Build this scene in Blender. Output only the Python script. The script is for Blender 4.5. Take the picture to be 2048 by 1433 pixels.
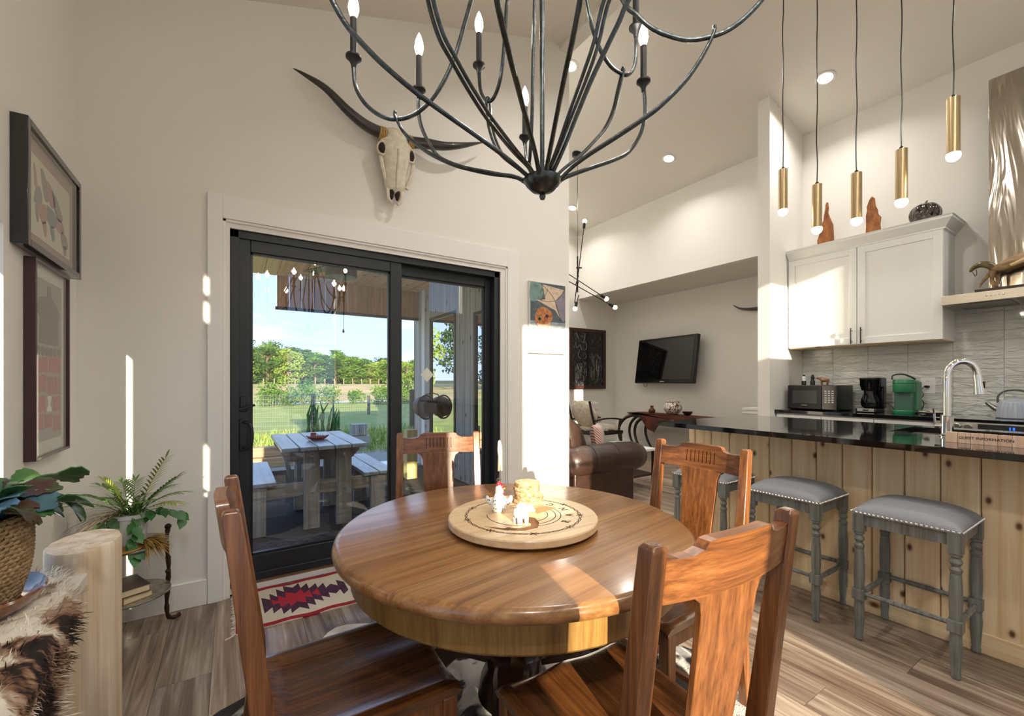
import bpy, math, random
from mathutils import Vector, Matrix
for o in list(bpy.data.objects): bpy.data.objects.remove(o)
SC = bpy.context.scene; COL = SC.collection
PI = math.pi; R = math.radians
rnd = random.Random(7)
# ------------------------------------------------------------------ camera
CAMH = 1.23; YAW = R(32.9)
cd = bpy.data.cameras.new('camera'); cam = bpy.data.objects.new('camera', cd); COL.objects.link(cam)
cam.location = (0, 0, CAMH); cam.rotation_euler = (PI/2, 0, -YAW)
cd.sensor_width = 36; cd.lens = 865/2048*36; cd.shift_y = 49.5/2048; cd.clip_start = .02; cd.clip_end = 600
SC.camera = cam
SC.cycles.max_bounces = 8; SC.cycles.caustics_reflective = False; SC.cycles.caustics_refractive = False
# ------------------------------------------------------------------ world, sun, exposure
vs = SC.view_settings; vs.view_transform = 'Standard'; vs.look = 'None'; vs.gamma = 1; vs.use_curve_mapping = False
vs.exposure = 0.36
W = bpy.data.worlds.new('sky'); SC.world = W; W.use_nodes = True
nt = W.node_tree; nt.nodes.clear()
def wn(t): return nt.nodes.new(t)
o_ = wn('ShaderNodeOutputWorld'); bg = wn('ShaderNodeBackground'); bg.inputs[1].default_value = 1.7
tc = wn('ShaderNodeTexCoord'); sx = wn('ShaderNodeSeparateXYZ'); rp = wn('ShaderNodeValToRGB')
rp.color_ramp.elements[0].position = 0.0; rp.color_ramp.elements[0].color = (.46, .60, .86, 1)
rp.color_ramp.elements[1].position = .9; rp.color_ramp.elements[1].color = (.16, .30, .66, 1)
e = rp.color_ramp.elements.new(.30); e.color = (.32, .48, .80, 1)
mp = wn('ShaderNodeMapping'); mp.inputs['Scale'].default_value = (2.2, 2.2, 9)
nz = wn('ShaderNodeTexNoise'); nz.inputs['Scale'].default_value = 1.6; nz.inputs['Detail'].default_value = 7
cr = wn('ShaderNodeValToRGB'); cr.color_ramp.elements[0].position = .53; cr.color_ramp.elements[1].position = .72
mx = wn('ShaderNodeMixRGB'); mx.inputs[2].default_value = (.66, .70, .80, 1)
L = nt.links.new
L(tc.outputs['Generated'], sx.inputs[0]); L(sx.outputs[2], rp.inputs[0]); L(tc.outputs['Generated'], mp.inputs[0])
L(mp.outputs[0], nz.inputs['Vector']); L(nz.outputs[0], cr.inputs[0]); L(cr.outputs[0], mx.inputs[0]); L(rp.outputs[0], mx.inputs[1])
L(mx.outputs[0], bg.inputs[0]); L(bg.outputs[0], o_.inputs[0])
SUN = Vector((.2326, 1, -.267)).normalized()
sd = bpy.data.lights.new('sun', 'SUN'); sd.energy = 11.0; sd.color = (1, .87, .69); sd.angle = R(.5)
so = bpy.data.objects.new('sun', sd); COL.objects.link(so); so.rotation_euler = SUN.to_track_quat('-Z', 'Y').to_euler(); so.location = (-3, -8, 6)
# ------------------------------------------------------------------ helpers
def lin(h):
    h = h.lstrip('#'); v = [int(h[i:i+2], 16)/255 for i in (0, 2, 4)]
    return tuple(x/12.92 if x <= .04045 else ((x+.055)/1.055)**2.4 for x in v)
class B:
    def __init__(s): s.v = []; s.f = []
    def add(s, vs, fs):
        o = len(s.v); s.v += [tuple(v) for v in vs]; s.f += [tuple(i+o for i in f) for f in fs]; return s
    def box(s, x0, x1, y0, y1, z0, z1):
        return s.add([(x0,y0,z0),(x1,y0,z0),(x1,y1,z0),(x0,y1,z0),(x0,y0,z1),(x1,y0,z1),(x1,y1,z1),(x0,y1,z1)],
                     [(3,2,1,0),(4,5,6,7),(0,1,5,4),(1,2,6,5),(2,3,7,6),(3,0,4,7)])
    def bar(s, a, b, w, h, up=(0,0,1), w2=None, h2=None):
        a = Vector(a); b = Vector(b); d = (b-a).normalized(); u = Vector(up)
        if abs(d.dot(u)) > .98: u = Vector((0,1,0))
        x = d.cross(u).normalized(); y = x.cross(d).normalized(); w2 = w if w2 is None else w2; h2 = h if h2 is None else h2
        vs = [a+x*i*w/2+y*j*h/2 for i, j in ((-1,-1),(1,-1),(1,1),(-1,1))]+[b+x*i*w2/2+y*j*h2/2 for i, j in ((-1,-1),(1,-1),(1,1),(-1,1))]
        return s.add(vs, [(0,1,2,3),(7,6,5,4),(4,5,1,0),(5,6,2,1),(6,7,3,2),(7,4,0,3)])
    def tube(s, pts, r, n=8, caps=True, flat=1.0):
        pts = [Vector(p) for p in pts]; m = len(pts); rs = r if isinstance(r, (list, tuple)) else [r]*m
        t0 = (pts[1]-pts[0]).normalized(); u = Vector((0,0,1)) if abs(t0.z) < .9 else Vector((0,1,0))
        x = t0.cross(u).normalized(); vs = []; fs = []
        for i, p in enumerate(pts):
            t = (pts[min(i+1,m-1)]-pts[max(i-1,0)])
            t = t.normalized() if t.length > 1e-9 else t0
            x = (x-t*x.dot(t)); x = x.normalized() if x.length > 1e-6 else t.orthogonal().normalized()
            y = t.cross(x)
            for k in range(n):
                a = 2*PI*k/n; vs.append(p+x*math.cos(a)*rs[i]+y*math.sin(a)*rs[i]*flat)
        for i in range(m-1):
            for k in range(n): fs.append((i*n+k, i*n+(k+1)%n, (i+1)*n+(k+1)%n, (i+1)*n+k))
        if caps: fs += [tuple(range(n-1,-1,-1)), tuple(range((m-1)*n, m*n))]
        return s.add(vs, fs)
    def lathe(s, prof, c=(0,0,0), n=24, sx=1, sy=1, ax='z', caps=True):
        vs = []; fs = []; m = len(prof)
        for r, z in prof:
            for k in range(n):
                a = 2*PI*k/n; p = (r*math.cos(a)*sx, r*math.sin(a)*sy, z)
                if ax == 'x': p = (p[2], p[0], p[1])
                if ax == 'y': p = (p[0], p[2], p[1])
                vs.append((c[0]+p[0], c[1]+p[1], c[2]+p[2]))
        for i in range(m-1):
            for k in range(n): fs.append((i*n+k, i*n+(k+1)%n, (i+1)*n+(k+1)%n, (i+1)*n+k))
        if caps and prof[0][0] > 1e-6: fs.append(tuple(range(n-1,-1,-1)))
        if caps and prof[-1][0] > 1e-6: fs.append(tuple(range((m-1)*n, m*n)))
        return s.add(vs, fs)
    def prism(s, poly, a, b, pl='xy'):
        n = len(poly); mk = {'xy': lambda p, t: (p[0],p[1],t), 'xz': lambda p, t: (p[0],t,p[1]), 'yz': lambda p, t: (t,p[0],p[1])}[pl]
        return s.add([mk(p,a) for p in poly]+[mk(p,b) for p in poly],
                     [tuple(range(n-1,-1,-1)), tuple(range(n,2*n))]+[(i,(i+1)%n,n+(i+1)%n,n+i) for i in range(n)])
    def loft(s, rings, closed=True, caps=True):
        n = len(rings[0]); fs = []; vs = [p for r in rings for p in r]
        for i in range(len(rings)-1):
            for k in range(n if closed else n-1): fs.append((i*n+k, i*n+(k+1)%n, (i+1)*n+(k+1)%n, (i+1)*n+k))
        if caps and closed: fs += [tuple(range(n-1,-1,-1)), tuple(range((len(rings)-1)*n, len(rings)*n))]
        return s.add(vs, fs)
    def ball(s, c, r, n=12, m=8, sc=(1,1,1), jit=0, rg=None):
        vs = []; fs = []
        for i in range(m+1):
            t = PI*i/m
            for k in range(n):
                a = 2*PI*k/n; q = r*(1+(rg.uniform(-jit,jit) if jit else 0))
                vs.append((c[0]+q*math.sin(t)*math.cos(a)*sc[0], c[1]+q*math.sin(t)*math.sin(a)*sc[1], c[2]-q*math.cos(t)*sc[2]))
        for i in range(m):
            for k in range(n): fs.append((i*n+k, i*n+(k+1)%n, (i+1)*n+(k+1)%n, (i+1)*n+k))
        return s.add(vs, fs)
    def xf(s, m, start=0): s.v = s.v[:start]+[tuple(m @ Vector(v)) for v in s.v[start:]]; return s
    def mesh(s, name, off=(0,0,0), smooth=38):
        me = bpy.data.meshes.new(name); me.from_pydata([(v[0]-off[0],v[1]-off[1],v[2]-off[2]) for v in s.v], [], s.f)
        me.validate(); me.update()
        if smooth:
            me.polygons.foreach_set('use_smooth', [True]*len(me.polygons))
            try: me.set_sharp_from_angle(angle=R(smooth))
            except Exception: pass
        return me
def bez(pts, k=6):
    """Catmull-Rom through the points"""
    p = [Vector(q) for q in pts]; out = []
    for i in range(len(p)-1):
        a = p[max(i-1,0)]; b = p[i]; c = p[i+1]; d = p[min(i+2,len(p)-1)]
        for j in range(k):
            t = j/k; out.append(.5*((2*b)+(c-a)*t+(2*a-5*b+4*c-d)*t*t+(3*b-a-3*c+d)*t**3))
    return out+[p[-1]]
def _mods(o, bevel, sub, solid):
    if solid: m = o.modifiers.new('solid','SOLIDIFY'); m.thickness = solid; m.offset = 0
    if bevel: m = o.modifiers.new('bevel','BEVEL'); m.width = bevel; m.segments = 2; m.limit_method = 'ANGLE'; m.angle_limit = R(40)
    if sub: m = o.modifiers.new('sub','SUBSURF'); m.levels = sub; m.render_levels = sub
def tag(o, label=None, cat=None, group=None, kind=None):
    if label: o['label'] = label
    if cat: o['category'] = cat
    if group: o['group'] = group
    if kind: o['kind'] = kind
    return o
def T(name, label, cat, loc=(0,0,0), rz=0, group=None):
    o = bpy.data.objects.new(name, None); COL.objects.link(o); o.location = loc; o.rotation_euler = (0,0,rz); o.empty_display_size = .05
    return tag(o, label, cat, group)
def P(root, name, b, mat, world=True, bevel=0, sub=0, solid=0, smooth=38, label=None, kind=None):
    off = (0,0,0)
    if world:
        r = root; off = Vector((0,0,0))
        while r is not None: off += r.location; r = r.parent
    me = b.mesh(name, off, smooth); me.materials.append(mat)
    o = bpy.data.objects.new(name, me); COL.objects.link(o); o.parent = root; _mods(o, bevel, sub, solid)
    return tag(o, label, None, None, kind)
def O(name, b, mat, label, cat, group=None, bevel=0, sub=0, solid=0, smooth=38, kind=None):
    xs = list(zip(*b.v)); loc = ((min(xs[0])+max(xs[0]))/2, (min(xs[1])+max(xs[1]))/2, min(xs[2]))
    me = b.mesh(name, loc, smooth); me.materials.append(mat)
    o = bpy.data.objects.new(name, me); COL.objects.link(o); o.location = loc; _mods(o, bevel, sub, solid)
    return tag(o, label, cat, group, kind)
def ST(name, b, mat, parent=None, bevel=0, smooth=38):
    me = b.mesh(name, smooth=smooth); me.materials.append(mat); o = bpy.data.objects.new(name, me); COL.objects.link(o); o.parent = parent
    _mods(o, bevel, 0, 0)
    if parent is None: o['kind'] = 'structure'
    return o
def dup(root, loc, rz=None, label=None, group=None, scale=None):
    r = root.copy(); COL.objects.link(r); r.location = loc
    if rz is not None: r.rotation_euler = (0,0,rz)
    if scale: r.scale = (scale,)*3 if not isinstance(scale, tuple) else scale
    if label: r['label'] = label
    if group: r['group'] = group
    for ch in [c for c in bpy.data.objects if c.parent == root]:
        c = ch.copy(); COL.objects.link(c); c.parent = r
        for g in [g for g in bpy.data.objects if g.parent == ch]:
            d = g.copy(); COL.objects.link(d); d.parent = c
    return r
def text(s, size, depth=.0006):
    cu = bpy.data.curves.new('t','FONT'); cu.body = s; cu.size = size; cu.extrude = depth; cu.align_x = 'CENTER'; cu.align_y = 'CENTER'; cu.resolution_u = 3
    o = bpy.data.objects.new('t', cu); me = bpy.data.meshes.new_from_object(o)
    b = B().add([tuple(v.co) for v in me.vertices], [tuple(p.vertices) for p in me.polygons])
    bpy.data.objects.remove(o); bpy.data.curves.remove(cu); bpy.data.meshes.remove(me); return b
# ------------------------------------------------------------------ materials
def newmat(name):
    m = bpy.data.materials.new(name); m.use_nodes = True; n = m.node_tree; n.nodes.clear()
    out = n.nodes.new('ShaderNodeOutputMaterial'); p = n.nodes.new('ShaderNodeBsdfPrincipled'); n.links.new(p.outputs[0], out.inputs[0])
    return m, n, p, out
def nd(n, t, ins=None, **kw):
    x = n.nodes.new(t)
    for k, v in kw.items(): setattr(x, k, v)
    for k, v in (ins or {}).items():
        if hasattr(v, 'is_linked') or hasattr(v, 'links'): n.links.new(v, x.inputs[k])
        else: x.inputs[k].default_value = v
    return x
def ramp(n, fac, stops):
    r = n.nodes.new('ShaderNodeValToRGB'); n.links.new(fac, r.inputs[0]); el = r.color_ramp.elements
    while len(el) < len(stops): el.new(.5)
    for e, (p, c) in zip(el, stops): e.position = p; e.color = (*c, 1) if len(c) == 3 else c
    return r.outputs[0]
def coords(n, scale=(1,1,1), rand=0, rot=(0,0,0)):
    t = n.nodes.new('ShaderNodeTexCoord'); v = t.outputs['Object']
    if rand:
        oi = n.nodes.new('ShaderNodeObjectInfo'); m = nd(n, 'ShaderNodeMath', {0: oi.outputs['Random'], 1: rand}, operation='MULTIPLY')
        c = nd(n, 'ShaderNodeCombineXYZ', {0: m.outputs[0], 1: m.outputs[0], 2: m.outputs[0]}); v = nd(n, 'ShaderNodeVectorMath', {0: v, 1: c.outputs[0]}).outputs[0]
    return nd(n, 'ShaderNodeMapping', {'Vector': v, 'Scale': scale, 'Rotation': rot}).outputs[0]
def bump(n, p, h, st=.2, dist=.01):
    b = nd(n, 'ShaderNodeBump', {'Height': h, 'Strength': st, 'Distance': dist}); n.links.new(b.outputs[0], p.inputs['Normal'])
def noise(n, v, sc=5, det=4, dis=0, rough=.5):
    return nd(n, 'ShaderNodeTexNoise', {'Vector': v, 'Scale': sc, 'Detail': det, 'Distortion': dis, 'Roughness': rough}).outputs[0]
def M(name, col, rough=.5, metal=0, nz=None, bp=None, emit=None, coat=0, spec=.5, trans=0, alpha=1, sheen=0):
    """plain material; nz=(scale, colour2, amount) mottles it; bp=(scale, strength) adds relief"""
    m, n, p, out = newmat(name); c = lin(col) if isinstance(col, str) else col
    p.inputs['Base Color'].default_value = (*c, 1); p.inputs['Roughness'].default_value = rough; p.inputs['Metallic'].default_value = metal
    p.inputs['Specular IOR Level'].default_value = spec; p.inputs['Coat Weight'].default_value = coat; p.inputs['Transmission Weight'].default_value = trans
    p.inputs['Sheen Weight'].default_value = sheen
    if nz:
        c2 = lin(nz[1]); f = noise(n, coords(n, nz[3] if len(nz) > 3 else (1,1,1), 3), nz[0], 5, .4)
        n.links.new(ramp(n, f, [(.5-nz[2], c), (.5+nz[2], c2)]), p.inputs['Base Color'])
    if bp: bump(n, p, noise(n, coords(n, bp[2] if len(bp) > 2 else (1,1,1)), bp[0], 4), bp[1], .01)
    if emit: p.inputs['Emission Color'].default_value = (*lin(emit[0]), 1); p.inputs['Emission Strength'].default_value = emit[1]
    return m
def wood(name, dark, mid, light, grain='z', s=1.0, rough=.4, coat=0, knots=0, tone=.25, st=.05):
    """grain runs along the given local axis"""
    m, n, p, out = newmat(name); k = {'x': (1.2,40,40), 'y': (40,1.2,40), 'z': (40,40,1.2)}[grain]
    v = coords(n, tuple(q*s for q in k), 37)
    f = noise(n, v, 1.0, 5, .25, .6); fine = noise(n, v, 5.0, 3, .2)
    mixf = nd(n, 'ShaderNodeMath', {0: f, 1: nd(n, 'ShaderNodeMath', {0: fine, 1: .35}, operation='MULTIPLY').outputs[0]}, operation='ADD').outputs[0]
    col = ramp(n, mixf, [(.44, lin(dark)), (.66, lin(mid)), (.92, lin(light))])
    oi = n.nodes.new('ShaderNodeObjectInfo')
    tv = nd(n, 'ShaderNodeMapRange', {0: oi.outputs['Random'], 3: 1-tone, 4: 1+tone}).outputs[0]
    hs = nd(n, 'ShaderNodeHueSaturation', {'Color': col, 'Value': tv}); col = hs.outputs[0]
    if knots:
        sp = nd(n, 'ShaderNodeSeparateXYZ', {0: coords(n, (1,1,1), 11)}); ia = 'xyz'.index(grain); oth = [q for q in range(3) if q != ia]
        su = nd(n, 'ShaderNodeMath', {0: sp.outputs[oth[0]], 1: sp.outputs[oth[1]]}, operation='ADD'); al = nd(n, 'ShaderNodeMath', {0: sp.outputs[ia], 1: .6}, operation='MULTIPLY')
        vk = nd(n, 'ShaderNodeCombineXYZ', {0: su.outputs[0], 1: al.outputs[0]}).outputs[0]
        vo = nd(n, 'ShaderNodeTexVoronoi', {'Vector': vk, 'Scale': knots, 'Randomness': 1.0}, voronoi_dimensions='2D')
        kf = ramp(n, vo.outputs[0], [(.025, (1,1,1)), (.05, (.75,.75,.75)), (.075, (.22,.22,.22)), (.12, (0,0,0))])
        mx = nd(n, 'ShaderNodeMixRGB', {0: kf, 1: col, 2: (*lin('#5d3517'), 1)}); col = mx.outputs[0]
    n.links.new(col, p.inputs['Base Color']); p.inputs['Roughness'].default_value = rough; p.inputs['Coat Weight'].default_value = coat; p.inputs['Coat Roughness'].default_value = .15
    bump(n, p, mixf, st, .004)
    return m
def glass(name, tint=(.93,.96,.95), refl=1.0, extra=0.0):
    m, n, p, out = newmat(name); n.nodes.remove(p)
    tr = nd(n, 'ShaderNodeBsdfTransparent', {0: (*tint, 1)}); gl = nd(n, 'ShaderNodeBsdfGlossy', {'Color': (1,1,1,1), 'Roughness': 0.0})
    lw = nd(n, 'ShaderNodeLayerWeight', {0: .5}); pw = nd(n, 'ShaderNodeMath', {0: lw.outputs['Facing'], 1: 5.0}, operation='POWER')
    mu = nd(n, 'ShaderNodeMath', {0: pw.outputs[0], 1: .92*refl, 2: .045*refl+extra}, operation='MULTIPLY_ADD'); mu.use_clamp = True
    mx = nd(n, 'ShaderNodeMixShader', {0: mu.outputs[0], 1: tr.outputs[0], 2: gl.outputs[0]}); n.links.new(mx.outputs[0], out.inputs[0])
    return m
# ------------------------------------------------------------------ shared materials
m_wall = M('wall paint', '#e9e6df', .6, bp=(60,.03)); m_ceil = M('ceiling paint', '#e2ddd4', .7)
m_trim = M('white trim', '#eceae5', .35); m_black = M('black metal', '#15181b', .35, .0, bp=(90,.05)); m_blk2 = M('black plastic', '#0b0b0c', .25)
m_steel = M('brushed steel', '#b9b5ad', .28, 1.0, bp=(3,.12,(1,1,60))); m_chrome = M('chrome', '#e6e6e6', .06, 1.0)
m_granite = M('black granite', '#060607', .06, 0, (240,'#1a1a1c',.2), coat=.5)
m_white = M('white lacquer', '#e9e9e5', .3); m_glass = glass('window glass', (.97,.98,.97)); m_dglass = glass('tinted door glass', (.95,.97,.97), 1.3, .03)
m_grout = M('grout', '#b9bbb5', .9); m_dark = M('dark void', '#0a0a0a', .9)
def emat(name, col, st): return M(name, '#fff4e0', .5, emit=(col, st))
m_can = emat('lit lens', '#fff1dc', 9.0); m_bulb = emat('lit bulb', '#fff0d8', 22.0); m_bulb2 = emat('lit globe bulb', '#ffe6bd', 9.0)
# ------------------------------------------------------------------ room shell
DY = 2.948; XK = 5.4; YB = -2.2; XL = -.644; YF = 6.1; XT = 6.41
def rects(u0, u1, v0, v1, holes):
    us = sorted({u0, u1, *[h[0] for h in holes], *[h[1] for h in holes]}); vv = sorted({v0, v1, *[h[2] for h in holes], *[h[3] for h in holes]})
    out = []
    for i in range(len(us)-1):
        run = None
        for j in range(len(vv)-1):
            cu = (us[i]+us[i+1])/2; cv = (vv[j]+vv[j+1])/2
            if any(h[0] < cu < h[1] and h[2] < cv < h[3] for h in holes):
                if run: out.append((us[i], us[i+1], *run)); run = None
            else: run = (run[0], vv[j+1]) if run else (vv[j], vv[j+1])
        if run: out.append((us[i], us[i+1], *run))
    return out
def wallX(name, x0, x1, y0, y1, z0, z1, holes=(), mat=None):
    b = B(); [b.box(x0, x1, r[0], r[1], r[2], r[3]) for r in rects(y0, y1, z0, z1, holes)]; return ST(name, b, mat or m_wall, smooth=0)
def wallY(name, y0, y1, x0, x1, z0, z1, holes=(), mat=None):
    b = B(); [b.box(r[0], r[1], y0, y1, r[2], r[3]) for r in rects(x0, x1, z0, z1, holes)]; return ST(name, b, mat or m_wall, smooth=0)
LW = [(1.365, 2.144, .3, 1.77), (-.045, .74, .5, 1.66), (-.045, .74, 2.17, 2.60)]
BW = [(-.075, .235, .9, 2.25), (.79, 1.55, .1, 3.11), (3.37, 4.12, 2.70, 3.50)]
wallX('wall_left', XL-.12, XL, YB-.12, DY+.15, -.05, 3.3, LW)
wallY('wall_door', DY, DY+.15, XL-.12, 2.51, -.05, 4.3, [(-.011, 1.798, .0, 2.116)])
wallY('wall_back', YB-.12, YB, XL-.12, XK+.1, -.05, 4.85, BW)
wallX('wall_kitchen', XK, XK+.1, YB, 2.42, -.05, 4.1)
wallY('wall_wing', 2.313, 2.435, 4.68, XK+.1, -.05, 4.3)
wallX('wall_header', XK, XK+.1, 2.435, YF, 2.785, 4.1)
wallX('wall_television', XT, XT+.1, 2.3, YF+.1, -.05, 2.9)
wallY('wall_niche', 2.335, 2.435, XK+.1, XT, -.05, 2.9)
wallY('wall_far', YF, YF+.12, 2.40, XT+.1, -.05, 4.85)
wallX('wall_living', 2.44, 2.51, DY+.15, YF+.12, -.05, 4.85)
ST('ceiling_niche', B().box(XK+.1, XT, 2.435, YF, 2.785, 2.9), m_ceil)
def slopeL(x): return 3.432+.325*x
b = B(); ex = [(XL-.12, slopeL(XL-.12)), (2.30, slopeL(2.30)), (2.52, 4.16), (2.52, 4.32), (2.30, slopeL(2.3)+.16), (XL-.12, slopeL(XL-.12)+.16)]
b.prism(ex, YB-.12, DY+.15, 'xz'); ST('ceiling', b, m_ceil, smooth=0)
def slopeR(x): return 4.205+.272*(4.68-x)
b = B().prism([(2.38, slopeR(2.38)), (XK+.1, slopeR(XK+.1)), (XK+.1, slopeR(XK+.1)+.15), (2.38, slopeR(2.38)+.15)], YB-.12, YF+.12, 'xz'); ST('ceiling_vault', b, m_ceil, smooth=0)
ST('wall_riser', B().box(2.40, 2.515, YB-.12, DY+.15, 4.14, 4.85), m_wall)
# baseboards
ST('baseboard_door', B().box(XL, -.116, DY-.015, DY, 0, .14), m_trim, bevel=.003)
ST('baseboard_left', B().box(XL, XL+.015, YB, DY-.015, 0, .14), m_trim, bevel=.003)
ST('baseboard_pier', B().box(1.96, 2.51, DY-.015, DY, 0, .14), m_trim, bevel=.003)
ST('baseboard_television', B().box(XT-.015, XT, 2.435, YF, 0, .14), m_trim, bevel=.003)
ST('baseboard_far', B().box(2.51, XT, YF-.015, YF, 0, .14), m_trim, bevel=.003)
# flat casing round the sliding door
b = B(); b.box(-.116, -.045, DY-.018, DY, 0, 2.293); b.box(1.857, 1.96, DY-.018, DY, 0, 2.293); b.box(-.045, 1.857, DY-.018, DY, 2.16, 2.293)
b.box(-.045, -.028, DY-.010, DY+.06, .0, 2.16); b.box(1.842, 1.857, DY-.010, DY+.06, .0, 2.16); b.box(-.045, 1.857, DY-.010, DY+.06, 2.145, 2.16)
ST('trim_1', b, m_trim, bevel=.002)
b = B(); b.box(-.028, -.011, DY+.012, DY+.09, .095, 2.13); b.box(1.798, 1.842, DY+.012, DY+.09, .095, 2.13); b.box(-.028, 1.842, DY+.012, DY+.09, 2.116, 2.145); ST('trim_2', b, m_trim, bevel=.002)
ST('trim_3', B().box(-.028, 1.842, DY+.037, DY+.062, 0, .034), m_trim, bevel=.003)
ST('trim_4', B().box(-.011, 1.798, DY+.050, DY+.15, 0, .060), wood('sill wood', '#7c5a38', '#9c7850', '#b5916a', 'x', 1, .5), bevel=.003)
# windows behind and beside the camera
def window(k, b, pane, bars=()):
    b_ = B(); u0, u1, v0, v1 = pane; w = .035
    def bx(a0, a1, c0, c1, t=.02):
        if b[0] == 'y': b_.box(a0, a1, b[1]-t, b[1]+t, c0, c1)
        else: b_.box(b[1]-t, b[1]+t, a0, a1, c0, c1)
    bx(u0-w, u0, v0-w, v1+w); bx(u1, u1+w, v0-w, v1+w); bx(u0, u1, v0-w, v0); bx(u0, u1, v1, v1+w)
    for q in bars: bx(u0, u1, q-.012, q+.012, .012)
    o = ST('window_%d' % k, b_, m_black, smooth=0); g = B()
    if b[0] == 'y': g.add([(u0,b[1],v0),(u1,b[1],v0),(u1,b[1],v1),(u0,b[1],v1)], [(0,1,2,3)])
    else: g.add([(b[1],u0,v0),(b[1],u1,v0),(b[1],u1,v1),(b[1],u0,v1)], [(0,1,2,3)])
    ST('pane', g, m_glass, o); return o
for k, h in enumerate(BW): window(k+1, ('y', YB-.14), h, (1.9,) if k == 1 else ())
for k, h in enumerate(LW): window(k+4, ('x', XL-.14), h, (2.46,) if k == 2 else ())
# ------------------------------------------------------------------ floor: each plank a piece
fl = ST('floor', B().box(XL-.12, XT+.1, YB-.12, YF+.1, -.06, -.008), M('subfloor', '#2b241d', .9))
def floor_mat():
    m, n, p, out = newmat('plank floor'); v = coords(n, (15, .7, 9), 53); v2 = coords(n, (70, 2.2, 20), 53)
    f = noise(n, v, 1.0, 5, 1.3, .6); g = noise(n, v2, 1.0, 5, .6, .6)
    ad = nd(n, 'ShaderNodeMath', {0: f, 1: nd(n, 'ShaderNodeMath', {0: g, 1: .45}, operation='MULTIPLY').outputs[0]}, operation='ADD').outputs[0]
    col = ramp(n, ad, [(.50, lin('#54443a')), (.63, lin('#7a6656')), (.76, lin('#978472')), (.92, lin('#b9ab99'))])
    oi = n.nodes.new('ShaderNodeObjectInfo'); tv = nd(n, 'ShaderNodeMapRange', {0: oi.outputs['Random'], 3: .72, 4: 1.22}).outputs[0]
    hs = nd(n, 'ShaderNodeHueSaturation', {'Color': col, 'Value': tv}); n.links.new(hs.outputs[0], p.inputs['Base Color'])
    p.inputs['Roughness'].default_value = .33; p.inputs['Coat Weight'].default_value = .15; bump(n, p, ad, .10, .003); return m
m_floor = floor_mat(); PW = .19; PL = 1.36; cache = {}
ix = 0; x = XL
while x < XT-.001:
    x1 = min(x+PW, XT); y = YB-PL*((ix*.37) % 1.0); yend = YF if x > 2.5 else DY+.10
    if x > XK: y = max(y, 2.435-PL*((ix*.37) % 1.0))
    while y < yend:
        a = max(y, YB if x < XK else 2.435); c = min(y+PL, yend)
        if c-a > .02:
            key = (round(x1-x,3), round(c-a,3))
            if key not in cache:
                w, l = key; bb = B().box(.0006, w-.0006, .0008, l-.0008, -.006, 0); cache[key] = bb.mesh('plank', smooth=0); cache[key].materials.append(m_floor)
            o = bpy.data.objects.new('plank', cache[key]); COL.objects.link(o); o.parent = fl; o.location = (x, a, 0)
        y += PL
    x = x1; ix += 1
# ------------------------------------------------------------------ sliding door
door = B(); m_dframe = M('black door frame', '#1d2327', .4, bp=(140,.05))
x0, x1, z0, z1 = -.011, 1.798, .06, 2.116; y0 = DY+.02
door.box(x0, x0+.045, y0, y0+.13, z0, z1); door.box(x1-.045, x1, y0, y0+.13, z0, z1); door.box(x0, x1, y0, y0+.13, z1-.045, z1); door.box(x0, x1, y0, y0+.13, z0, z0+.045)
dr = ST('door_1', door, m_dframe, bevel=.003)
def leaf(xa, xb, yc, name, wl, wr, zt):
    b = B(); za, zb = z0+.04, zt; t = .022
    b.box(xa, xa+wl, yc-t, yc+t, za, zb); b.box(xb-wr, xb, yc-t, yc+t, za, zb); b.box(xa+wl, xb-wr, yc-t, yc+t, zb-.085, zb); b.box(xa+wl, xb-wr, yc-t, yc+t, za, za+.105)
    s = ST(name, b, m_dframe, dr, bevel=.004)
    q = B(); w = .012
    q.box(xa+wl, xa+wl+w, yc-.012, yc+.012, za+.105, zb-.085); q.box(xb-wr-w, xb-wr, yc-.012, yc+.012, za+.105, zb-.085); q.box(xa+wl, xb-wr, yc-.012, yc+.012, zb-.085-w, zb-.085); q.box(xa+wl, xb-wr, yc-.012, yc+.012, za+.105, za+.105+w)
    ST('glazing_bead', q, m_black, s)
    g = B().add([(xa+wl,yc,za+.1),(xb-wr,yc,za+.1),(xb-wr,yc,zb-.08),(xa+wl,yc,zb-.08)], [(0,1,2,3)]); ST('pane', g, m_dglass, s); return s
lf = leaf(x0+.03, 1.004, y0+.035, 'sliding_panel', .072, .082, z1-.03)
lf2 = leaf(.93, x1-.03, y0+.092, 'fixed_panel', .07, .062, z1-.03)
# lock and pull handle on the sliding panel
b = B(); hx = x0+.066; hy = y0+.012
b.prism([(hx-.018+.036*0, 1.06), (hx+.018, 1.06), (hx+.018, 1.15), (hx-.018, 1.15)], hy-.012, hy, 'xz'); ST('lock_plate', b, m_black, lf, bevel=.01)
b = B().tube([(hx, hy-.005, 1.085), (hx, hy-.025, 1.085)], .009, 10).bar((hx-.022, hy-.028, 1.075), (hx+.058, hy-.03, 1.10), .008, .014); ST('thumb_turn', b, m_black, lf, bevel=.003)
b = B().box(hx-.02, hx+.02, hy-.01, hy, .83, 1.02); ST('handle_plate', b, m_black, lf, bevel=.012)
b = B().tube(bez([(hx, hy, 1.0), (hx+.012, hy-.035, 1.0), (hx+.035, hy-.052, .985), (hx+.042, hy-.055, .925), (hx+.035, hy-.052, .865), (hx+.012, hy-.035, .85), (hx, hy, .85)], 5), .0095, 10); ST('pull_handle', b, m_black, lf)
# etched diamond on the fixed pane
cx = onx = 1.222; b = B().prism([(cx, 1.29-.055), (cx+.052, 1.29), (cx, 1.29+.055), (cx-.052, 1.29)], y0+.089, y0+.0905, 'xz'); ST('etched_diamond', b, M('frosted etching', '#d9dccb', .7), lf2)
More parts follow.
